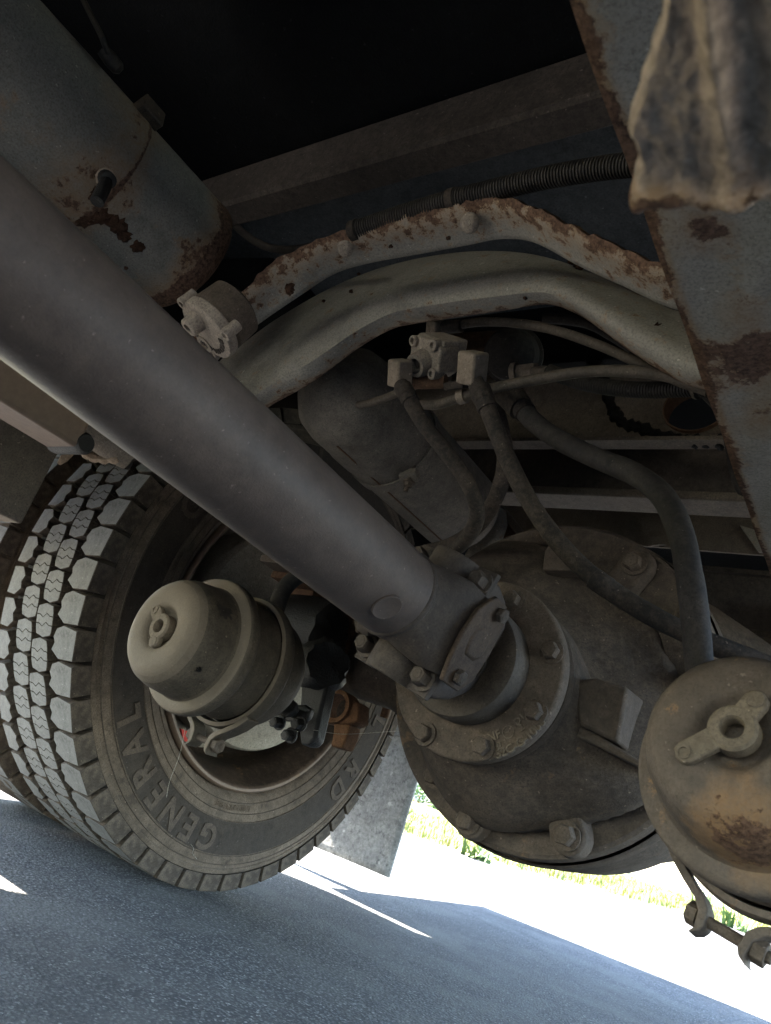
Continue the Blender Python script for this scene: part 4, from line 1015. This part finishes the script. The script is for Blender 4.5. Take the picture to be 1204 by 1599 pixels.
# ------------------------------------------------------------------ rear body panel and beams on the right
YP = 1.22
th = thing('holed_bulkhead', 'grey body panel with round hole and black sealant seam behind the arch', 'panel', (-.45, YP, .9))
hc = at(1087, 640, Y=YP); hr = (at(1136,640,Y=YP)-at(1038,640,Y=YP)).length/2
zb_ = at(1000, 697, Y=YP).z; zt_ = ZF-.01
mb = MB(); x0, x1 = -1.4, -.02; n = 48
inner = []; outer = []
for k in range(n):
    a = 2*math.pi*k/n; ca, sa = math.cos(a), math.sin(a)
    inner.append(Vector((hc.x+hr*ca, YP, hc.z+hr*.92*sa)))
    tx = ((x1-hc.x)/ca if ca > 1e-6 else ((x0-hc.x)/ca if ca < -1e-6 else 1e9)); tz = ((zt_-hc.z)/sa if sa > 1e-6 else ((zb_-hc.z)/sa if sa < -1e-6 else 1e9))
    t_ = min(tx, tz); outer.append(Vector((hc.x+t_*ca, YP, hc.z+t_*sa)))
b0 = len(mb.v); mb.v += inner+outer; mb.a += [0]*(2*n); mb.f += [(k, (k+1) % n, n+(k+1) % n, n+k) for k in range(n)]
obj('sheet', mb, M['panel'], th, solid=.004)
mb = MB(); mb.lathe([(-.012,hr*.99),(-.012,hr*1.03),(.03,hr*1.03),(.03,hr*.99),(-.012,hr*.99)], frame((hc.x,YP,hc.z), (0,1,0)) @ Matrix.Diagonal((1,.92,1,1)), 48); obj('hole_collar', mb, M['rustdark'], th)
mb = MB(); r = random.Random(9); pts = spline([at(x, y, Y=YP-.004) for x, y in [(912,535),(922,560),(932,575),(945,600),(955,635),(972,660),(1000,668),(1030,680),(1060,687),(1100,690),(1134,690)]], .006)
mb.tube(pts, .012, 9, rfun=lambda i, n: r.uniform(.008, .016)); obj('sealant_bead', mb, M['sealant'], th, sharp=None)
mb = MB(); mb.box((x0, YP-.03, zb_-.004), (x1, YP+.004, zb_+.004)); obj('bottom_lip', mb, M['panel'], th)
# back wall so that the hole and gaps stay dark
def xbeam(label, Y, pz0, pz1, mat, x0=-1.35, x1=-.03, lipmat=None, dep=.05, px=1000):
    z0 = at(px, pz1, Y=Y).z; z1 = at(px, pz0, Y=Y).z
    t_ = thing('cross_beam', label, 'beam', ((x0+x1)/2, Y, z0), 'body cross beams')
    mb = MB().box((x0, Y, z0), (x1, Y+.006, z1)); obj('web', mb, mat, t_)
    return t_, z0, z1
t_, z0, z1 = xbeam('cross beam with lower flange coloured as if lit below the holed panel', 1.34, 700, 768, M['beam'])
mb = MB().box((-1.35, 1.325, z0-.019), (-.03, 1.40, z0-.0005)); obj('flange', mb, M['panel'], t_, bevel=.004)  # lighter material than the web stands in for light on the flange
t_, z0, z1 = xbeam('grey cross beam with welded tabs above the differential', 1.60, 795, 852, M['panel'])
for px, py in ((1005, 830), (1185, 840)):
    poly = [(px-12,py-24),(px+8,py-18),(px+34,py+20),(px+10,py+22)] if px < 1100 else [(1155,820),(1204,835),(1230,865),(1185,862)]
    f = [at(x, y, Y=1.592) for x, y in poly]; mb = MB(); mb.loft([f, [p+Vector((0,.006,0)) for p in f]]); obj('tab', mb, M['panel'] if px < 1100 else M['arch'], t_)
t_, z0, z1 = xbeam('rusty brown cross beam low behind the differential', 1.85, 884, 962, M['beam'])
mb = MB().box((-1.35, 1.835, z1-.0), (-.03, 1.90, z1+.012)); obj('flange', mb, M['beam'], t_)
for k, (yy, lab) in enumerate(((985, 'upper of two thin pipes behind the right brake chamber'), (1000, 'lower of two thin pipes behind the right brake chamber'))):
    th = thing('thin_pipe', lab, 'pipe', at(1160, yy, Y=1.5), 'thin pipes behind the chamber')
    mb = MB(); mb.tube([at(1080, yy-6-6*k, Y=1.5), at(1150, yy, Y=1.5), at(1215, yy+8-6*k, Y=1.5), at(1300, yy+24-6*k, Y=1.5)], .007, 10); obj('pipe', mb, M['nylon'], th)
o = obj('added_dark_backing', MB().box((XL+.03, 2.35, .70), (XR-.03, 2.37, ZF-.003)), M['undercoat'], None, (TC, 2.35, .6)); tag(o, 'added dark sheet behind the axle that keeps the gaps black', 'bulkhead')  # added backing, keeps what shows through hole and gaps dark

# ------------------------------------------------------------------ valves
def cyl(mb, p, d, r, h0, h1, n=28): mb.lathe([(h0,0),(h0,r),(h1,r),(h1,0)], frame(p, d), n); return mb
# round valve by the left end of the arch
vp = at(322, 517, Y=.44)
VS = Matrix.Scale(1.32, 4)
th = thing('height_valve', 'round dusty aluminium valve between the shaft and the arch', 'valve', vp, 'air valves')
dn = Vector((-.25, -.30, -.92)).normalized(); Mx = frame(vp, dn, Vector((1,.3,-.2))) @ VS
mb = MB(); mb.lathe([(-.042,0),(-.042,.022),(-.038,.028),(-.014,.0295),(-.012,.028),(-.011,.027)], Mx, 48); obj('body', mb, M['bolt'], th)
mb = MB(); mb.lathe([(-.011,.0285),(-.009,.0305),(-.002,.0305),(0,.0295),(.0008,.027),(.0008,0)], Mx, 48); obj('cover', mb, M['alu'], th)
for k, a in enumerate((15, 135, 255)):
    p = Mx @ Vector((.031*math.cos(R_(a)), .031*math.sin(R_(a)), 0)); mb = MB(); mb.lathe([(-.016,.0),(-.016,.0055),(.000,.0060),(.001,.0055),(.001,.0030),(-.004,.0028),(-.004,0)], frame(p, dn) @ VS, 20); obj('screw_boss', mb, M['alu'], th)
p = Mx @ Vector((0,0,0)); mb = MB(); mb.lathe([(0,.010),(.012,.0088),(.013,.0075),(.013,.0045),(.006,.0040),(.006,0)], frame(Mx @ Vector((-.006,.010,0)), dn) @ VS, 24); obj('exhaust_port', mb, M['alu'], th)
mb = MB(); mb.lathe([(-.018,0),(-.018,.008),(.006,.009),(.006,.005),(-.002,.005),(-.002,0)], frame(Mx @ Vector((-.012,-.020,-.004)), dn) @ VS, 20); obj('inlet_boss', mb, M['alu'], th)
V, F = text_mesh('UNITED AIR CLIME', .0072, .0006, .0001); mb = MB(); out = []
for v__ in V:
    a = R_(80)-v__.x/.021; rr = .021+v__.y; out.append(Mx @ Vector((rr*math.cos(a), -rr*math.sin(a), .0014+v__.z)))
mb.add(out, F); obj('lettering', mb, M['boltdark'], th, sharp=20)
# relay valve
vp = at(668, 557, Y=.66)
th = thing('relay_valve', 'pale dusty relay valve with open port under the arch', 'valve', vp, 'air valves')
f = Vector((-.25, -.72, -.55)).normalized(); Mx = frame(vp, f, Vector((1, 0, -.35)))
mb = MB(); poly = [(-.030,-.020),(-.018,-.026),(.016,-.026),(.030,-.016),(.030,.014),(.022,.024),(-.020,.026),(-.031,.016)]
mb.prism(poly, .006, Mx, h0=-.030); obj('body', mb, M['alu'], th, bevel=.003)
mb = MB(); mb.prism([(-.033,.006),(.026,.002),(.028,.026),(-.024,.028)], .0, Mx, h0=-.045); obj('cover', mb, M['alu'], th, bevel=.003)
mb = MB(); mb.lathe([(-.004,.019),(.006,.0175),(.016,.0165),(.020,.015),(.020,.0105),(.006,.0100),(.006,0)], frame(Mx @ Vector((-.002,-.008,.004)), (f+Vector((0.1,0,-.3)))), 32); obj('exhaust_port', mb, M['alu'], th)
for x, y in ((-.022,.017),(.018,.019),(.022,-.018)):
    mb = MB(); mb.lathe([(-.01,0),(-.01,.0075),(.0085,.0075),(.0095,.0065),(.0095,.004),(.005,.0036),(.005,0)], frame(Mx @ Vector((x,y,.002)), f), 20); obj('screw_boss', mb, M['alu'], th)
mb = MB(); cyl(mb, at(672,596,Y=.680), (.9,.2,.1), .010, -.022, .022); obj('lower_port', mb, M['rustdark'], th)
def elbow(name, px, py, Y, w_, h_, to, par):
    p = at(px, py, Y=Y); Mx = frame(p, f, Vector((1,0,-.25))); mb = MB(); mb.box((-w_/2,-h_/2,-.016), (w_/2,h_/2,.010), Mx); o = obj(name, mb, M['brass'], par, bevel=.003)
    return p
elbow('elbow_fitting', 622, 583, .64, .024, .036, None, th)
elbow('elbow_fitting', 735, 575, .635, .030, .040, None, th)
elbow('elbow_fitting', 680, 516, .69, .022, .028, None, th)
mb = MB(); cyl(mb, at(706, 510, Y=.69), at(735,507,Y=.69)-at(700,511,Y=.69), .0095, -.014, .016, 16); obj('nut', mb, M['hose'], th)
# second valve in the shadow behind it
vp2 = at(800, 555, Y=.84)
th = thing('shadowed_valve', 'dark second valve in shadow right of the pale relay valve', 'valve', vp2, 'air valves')
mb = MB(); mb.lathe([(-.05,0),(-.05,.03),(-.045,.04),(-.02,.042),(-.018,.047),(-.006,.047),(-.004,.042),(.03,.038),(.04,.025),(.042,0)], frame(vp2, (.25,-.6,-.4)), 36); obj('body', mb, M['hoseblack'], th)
mb = MB(); cyl(mb, at(735, 535, Y=.86), (1,.2,.1), .018, -.05, .05); obj('port', mb, M['rustdark'], th)
mb = MB(); mb.prism([(.012*math.cos(R_(60*k)), .012*math.sin(R_(60*k))) for k in range(6)], .030, frame(at(808,582,Y=.80), at(840,578,Y=.80)-at(808,582,Y=.80)), h0=0); obj('nut', mb, M['brass'], th, bevel=.001)
mb = MB(); cyl(mb, at(805,583,Y=.80), at(840,578,Y=.80)-at(808,582,Y=.80), .016, -.004, .004, 24); obj('collar', mb, M['brass'], th)
mb = MB(); cyl(mb, at(800,625,Y=.72), at(815,640,Y=.72)-at(795,620,Y=.72), .016, -.02, .02, 20); obj('port', mb, M['hose'], th)

# ------------------------------------------------------------------ hoses and pipes
def hose(name, label, pts, r, mat, n=14, cat='hose', group='air hoses', ferr=(), fm=None, step=.01):
    P = spline([at(x, y, Y=Y) for x, y, Y in pts], step); th = thing(name, label, cat, P[0], group)
    rr = random.Random(len(label)); mb = MB(); mb.tube(P, r, n, rfun=lambda i, m_: r*(1+.02*math.sin(i*.7)+.015*rr.uniform(-1, 1))); obj('hose' if cat == 'hose' else 'pipe', mb, mat, th)
    for f_, ln, k in ferr:
        i = min(len(P)-2, int(f_*(len(P)-1))); mb = MB(); mb.lathe([(-ln,r*1.02),(-ln*.95,r*k),(ln*.2,r*k),(ln*.25,r*k*.95),(ln*.95,r*k*.95),(ln,r*1.02)], frame(P[i], P[i+1]-P[i]), 18); obj('ferrule', mb, fm or M['hose'], th)
    return th
hose('air_hose', 'dusty hose curving from the relay valve left elbow down to the drive shaft yoke', [(626,600,.645),(640,625,.65),(660,660,.66),(692,700,.68),(722,740,.70),(742,780,.72),(744,812,.745),(728,842,.77),(700,866,.80),(670,885,.84)], .0100, M['hose'], ferr=((.06,.014,1.22),))
hose('air_hose', 'long dusty hose from the relay valve right elbow across the differential', [(742,595,.645),(755,622,.65),(770,660,.66),(790,710,.675),(822,775,.69),(862,835,.70),(908,885,.71),(960,926,.72),(1030,968,.73),(1110,1005,.75),(1200,1040,.78)], .0105, M['hose'], ferr=((.05,.016,1.25),(.62,.016,1.10)))
hose('air_hose', 'hose looping behind the relay valve hoses down beside the air tank', [(765,600,.72),(778,650,.74),(788,700,.76),(785,745,.78),(768,790,.80),(742,825,.83),(705,850,.88),(660,862,.93)], .0108, M['hose'])
hose('air_hose', 'thick black hose bending down to the right brake chamber', [(805,622,.72),(830,655,.72),(870,685,.715),(930,715,.70),(990,740,.685),(1035,775,.67),(1062,830,.66),(1075,890,.655),(1085,960,.655),(1092,1040,.66),(1098,1090,.67)], .0122, M['hoseblack'], 18, ferr=((.03,.020,1.22),))
hose('nylon_pipe', 'pale thin pipe running right from the top of the relay valve', [(700,511,.69),(745,503,.69),(800,504,.69),(860,514,.69),(930,537,.69),(1000,568,.69),(1060,595,.69),(1120,615,.70)], .0062, M['nylon'], 10, 'pipe', 'thin air pipes')
hose('nylon_pipe', 'thin pipe above the corrugated sleeve running to the frame rail', [(640,628,.69),(680,632,.68),(720,620,.675),(770,606,.67),(830,594,.67),(900,582,.67),(960,579,.67),(1020,583,.67),(1070,595,.67),(1108,610,.67)], .0068, M['nylon'], 10, 'pipe', 'thin air pipes')
hose('nylon_pipe', 'thin pipe curving left of the relay valve in front of the tank', [(488,592,.78),(498,608,.77),(522,625,.76),(560,632,.74),(600,622,.72),(640,605,.71),(675,592,.71),(700,588,.70)], .0062, M['nylon'], 10, 'pipe', 'thin air pipes', ferr=((.03,.012,1.4),))
hose('dark_pipe', 'dark bent pipe beside the frame rail below the round hole', [(1100,612,.86),(1125,640,.86),(1138,680,.86),(1146,720,.86),(1152,748,.86),(1160,765,.86),(1172,766,.86),(1185,755,.87)], .0075, M['hoseblack'], 12, 'pipe', 'thin air pipes')
hose('dark_pipe', 'dark pipe tucked under the arch right of the relay valve', [(850,497,.80),(890,500,.80),(930,510,.80),(990,545,.80)], .0075, M['hoseblack'], 12, 'pipe', 'thin air pipes')
hose('cable', 'dark cable sagging left of the arch beneath the floor', [(330,310,.62),(360,345,.62),(400,378,.61),(440,390,.60),(490,385,.575),(540,368,.545),(560,362,.535)], .0068, M['loom'], 10, 'cable', 'cables')
def loom(label, pts, r, pitch=.0036):
    P = spline([at(x, y, Y=Y) for x, y, Y in pts], .0006*2); L_ = [0]
    for a, b2 in zip(P, P[1:]): L_.append(L_[-1]+(b2-a).length)
    Q = []; RR = []; s = 0; j = 0
    while s < L_[-1]:
        for d_, k in ((0, .86), (.18*pitch, 1.0), (.55*pitch, 1.0), (.73*pitch, .86)):
            ss = min(s+d_, L_[-1])
            while j < len(L_)-2 and L_[j+1] < ss: j += 1
            Q.append(P[j].lerp(P[j+1], (ss-L_[j])/max(1e-9, L_[j+1]-L_[j]))); RR.append(r*k)
        s += pitch
    th = thing('corrugated_sleeve', label, 'cable sleeve', P[0], 'corrugated sleeves')
    mb = MB(); mb.tube(Q, r, 16, rfun=lambda i, n: RR[i]); obj('sleeve', mb, M['loom'], th, sharp=25)
    return th, P
th, P = loom('black corrugated sleeve lying along the top of the arch', [(548,362,.500),(620,338,.498),(700,314,.496),(770,297,.494),(850,278,.492),(930,264,.490),(1000,256,.488),(1080,250,.486)], .0118)
for f_ in (.02, .36):
    i = int(f_*len(P)); mb = MB(); mb.lathe([(-.005,.0105),(-.005,.0130),(.005,.0130),(.005,.0105)], frame(P[i], P[i+2]-P[i]), 20); obj('tape_band', mb, M['hose'], th)
loom('dusty corrugated sleeve running to the frame rail under the arch', [(858,580,.735),(880,588,.73),(920,600,.725),(970,607,.72),(1020,609,.715),(1060,607,.71),(1095,606,.705),(1130,612,.70)], .0098)
hose('fitting_pipe', 'short pale pipe from the shadowed valve into the corrugated sleeve', [(835,580,.79),(850,580,.77),(866,583,.735),(880,588,.73)], .0078, M['nylon'], 12, 'pipe', 'thin air pipes')
# clamp on the thin pipes
th = thing('pipe_clamp', 'small pipe clamp below the relay valve between its two hoses', 'clamp', at(715, 600, Y=.665))
mb = MB(); mb.lathe([(-.005,.0068),(-.005,.010),(.005,.010),(.005,.0068)], frame(at(722,619,Y=.675), at(770,606,Y=.67)-at(720,620,Y=.675)), 20); obj('band', mb, M['brass'], th)
mb = MB(); mb.box((-.018,-.005,-.006), (.018,.006,.006), frame(at(712,602,Y=.66), f, Vector((1,0,.1)))); obj('bracket', mb, M['hose'], th, bevel=.002)
# zip tie on the sleeve
th = thing('cable_tie', 'pale cable tie round the sleeve next to the frame rail', 'cable tie', at(1090, 605, Y=.70))
mb = MB(); mb.lathe([(-.002,.0100),(-.002,.0125),(.002,.0125),(.002,.0100)], frame(at(1090,606,Y=.706), at(1100,607,Y=.705)-at(1085,606,Y=.707)), 20); obj('loop', mb, M['nylon'], th)

# ------------------------------------------------------------------ mud flap
YM = 1.93
th = thing('mud_flap', 'grey mud splashed rubber flap hanging behind the left tyre', 'mud flap', at(555, 1345, Y=YM))
br = at(603, 1370, Y=YM); bl = at(490, 1325, Y=YM); tr = at(650, 1160, Y=YM); z1 = .78
mb = MB(); nx, nz = 24, 40
for i in range(nx+1):
    for k in range(nz+1):
        fx, fz = i/nx, k/nz
        x = -1.74+(br.x+1.74)*fx+.02*fz*fx; z = br.z+(z1-br.z)*fz
        z += (bl.z-br.z)*(1-fx)*(1-fz)*.4
        y = YM+.012*math.sin(fx*7+1)*(1-fz)+.02*(1-fz)**2*math.sin(fx*3)
        mb.v.append(Vector((x, y, z))); mb.a.append(0)
for i in range(nx):
    for k in range(nz):
        q = i*(nz+1)+k; mb.f.append((q, q+1, q+nz+2, q+nz+1))
obj('flap', mb, M['flap'], th, solid=.008)
zc = at(620, 1150, Y=YM-.008).z
mb = MB().box((-1.76, YM-.014, zc), (br.x+.03, YM-.006, zc+.05)); obj('clamp_strip', mb, M['flapstrip'], th, bevel=.002)

# ------------------------------------------------------------------ near blurred casting, top right
th = thing('near_bracket', 'rough rusty bracket end close to the lens at the upper right', 'bracket', at(1100, 200, Y=.11))
outl = [(1046,-40),(1030,30),(1012,90),(996,140),(980,190),(973,215),(985,238),(992,262),(983,290),(978,318),(996,334),(1030,337),(1075,330),(1120,336),(1160,328),(1204,318),(1290,310),(1340,200),(1340,-40)]
P = spline([Vector((x, y, 0)) for x, y in outl], 9)
r = random.Random(4)
c0 = Vector((1160, 130, 0)); rings = []
from mathutils import noise as mnoise
ZN = HCAM+.205
left = [(-60,1052),(30,1030),(90,1012),(140,996),(190,980),(215,974),(238,984),(262,991),(290,984),(318,980),(345,992)]
def lx(y):
    for (a, b_), (c__, d_) in zip(left, left[1:]):
        if a <= y <= c__: t_ = (y-a)/(c__-a); t_ = t_*t_*(3-2*t_); return b_+(d_-b_)*t_
    return left[-1][1]
nu, nv = 90, 80; mb = MB(); uu = []
for k in range(nv+1):
    for i in range(nu+1):
        u, v__ = i/nu, k/nv
        yb = 331+3*math.sin(u*17+1)+2.5*math.sin(u*41)-14*u
        y = -60+(yb+60)*v__; x = lx(y)+u*(1345-lx(y)); x += 3*mnoise.noise(Vector((y*.05, 3, 1)))*(1-u)
        nz = mnoise.noise(Vector((x*.016, y*.011, 1.3)))*.0016+mnoise.noise(Vector((x*.040, y*.03, 5)))*.0009+mnoise.noise(Vector((x*.07, y*.07, 9)))*.0005+mnoise.noise(Vector((x*.12, y*.12, 8)))*.00025
        tp = 1-max(0, v__)**4*.85
        ridge = (.0042*math.exp(-((x-(1106+y*.14))/19)**2)+.002/(1+math.exp(-(x-(1106+y*.14))/10)))*tp-.0022*math.exp(-((x-(1165+y*.10))/30)**2)
        rim_ = .0045*math.exp(-((y-(yb-20))/15)**2)-.0018*math.exp(-((y-255)/34)**2)
        edge = -.006*max(0, 1-u/.045)**2-.006*max(0, 1-(1-v__)/.03)**2
        pt = at(x, y, Z=ZN); pt.z -= nz+ridge+rim_+edge; mb.v.append(pt)
        mb.a.append(.25*math.exp(-((y-(yb-20))/22)**2)*math.exp(-((x-1020)/60)**2)*2.6+.16*math.exp(-((y-(yb-14))/14)**2))
for k in range(nv):
    for i in range(nu):
        q_ = k*(nu+1)+i; mb.f.append((q_, q_+1, q_+nu+2, q_+nu+1))
nw = nu+1; base = len(mb.v)
rimv = [k*nw for k in range(nv+1)]+[nv*nw+i for i in range(1, nu+1)]
for r_i, q_ in enumerate(rimv):
    mb.v.append(mb.v[q_]+Vector((.003, .002, .030))); mb.a.append(0)
    if r_i: mb.f.append((rimv[r_i-1], q_, base+r_i, base+r_i-1))
obj('casting', mb, M['near'], th, sharp=70)

# ------------------------------------------------------------------ cobweb threads
def thread(label, pts, group=None):
    P = spline([at(*p) if len(p) == 2 else at(p[0], p[1], Y=p[2]) for p in pts], .01); mb = MB(); mb.tube(P, .00035, 5); o = obj('cobweb_thread', mb, M['thread'], None, P[0]); tag(o, label, 'cobweb')
thread('thin cobweb thread hanging from the left chamber clamp over the tyre', [(290,1135,.80),(280,1180,.85),(265,1220,.90),(260,1245,.93)])
thread('cobweb thread stretched from the slack adjuster past the rusty bracket', [(490,1140,.93),(530,1146,1.0),(570,1145,1.05),(640,1140,.97)])
thread('short curly cobweb strand stuck on the tyre below the lettering', [(298,1318,1.10),(303,1326,1.10),(300,1332,1.11),(308,1342,1.11)])
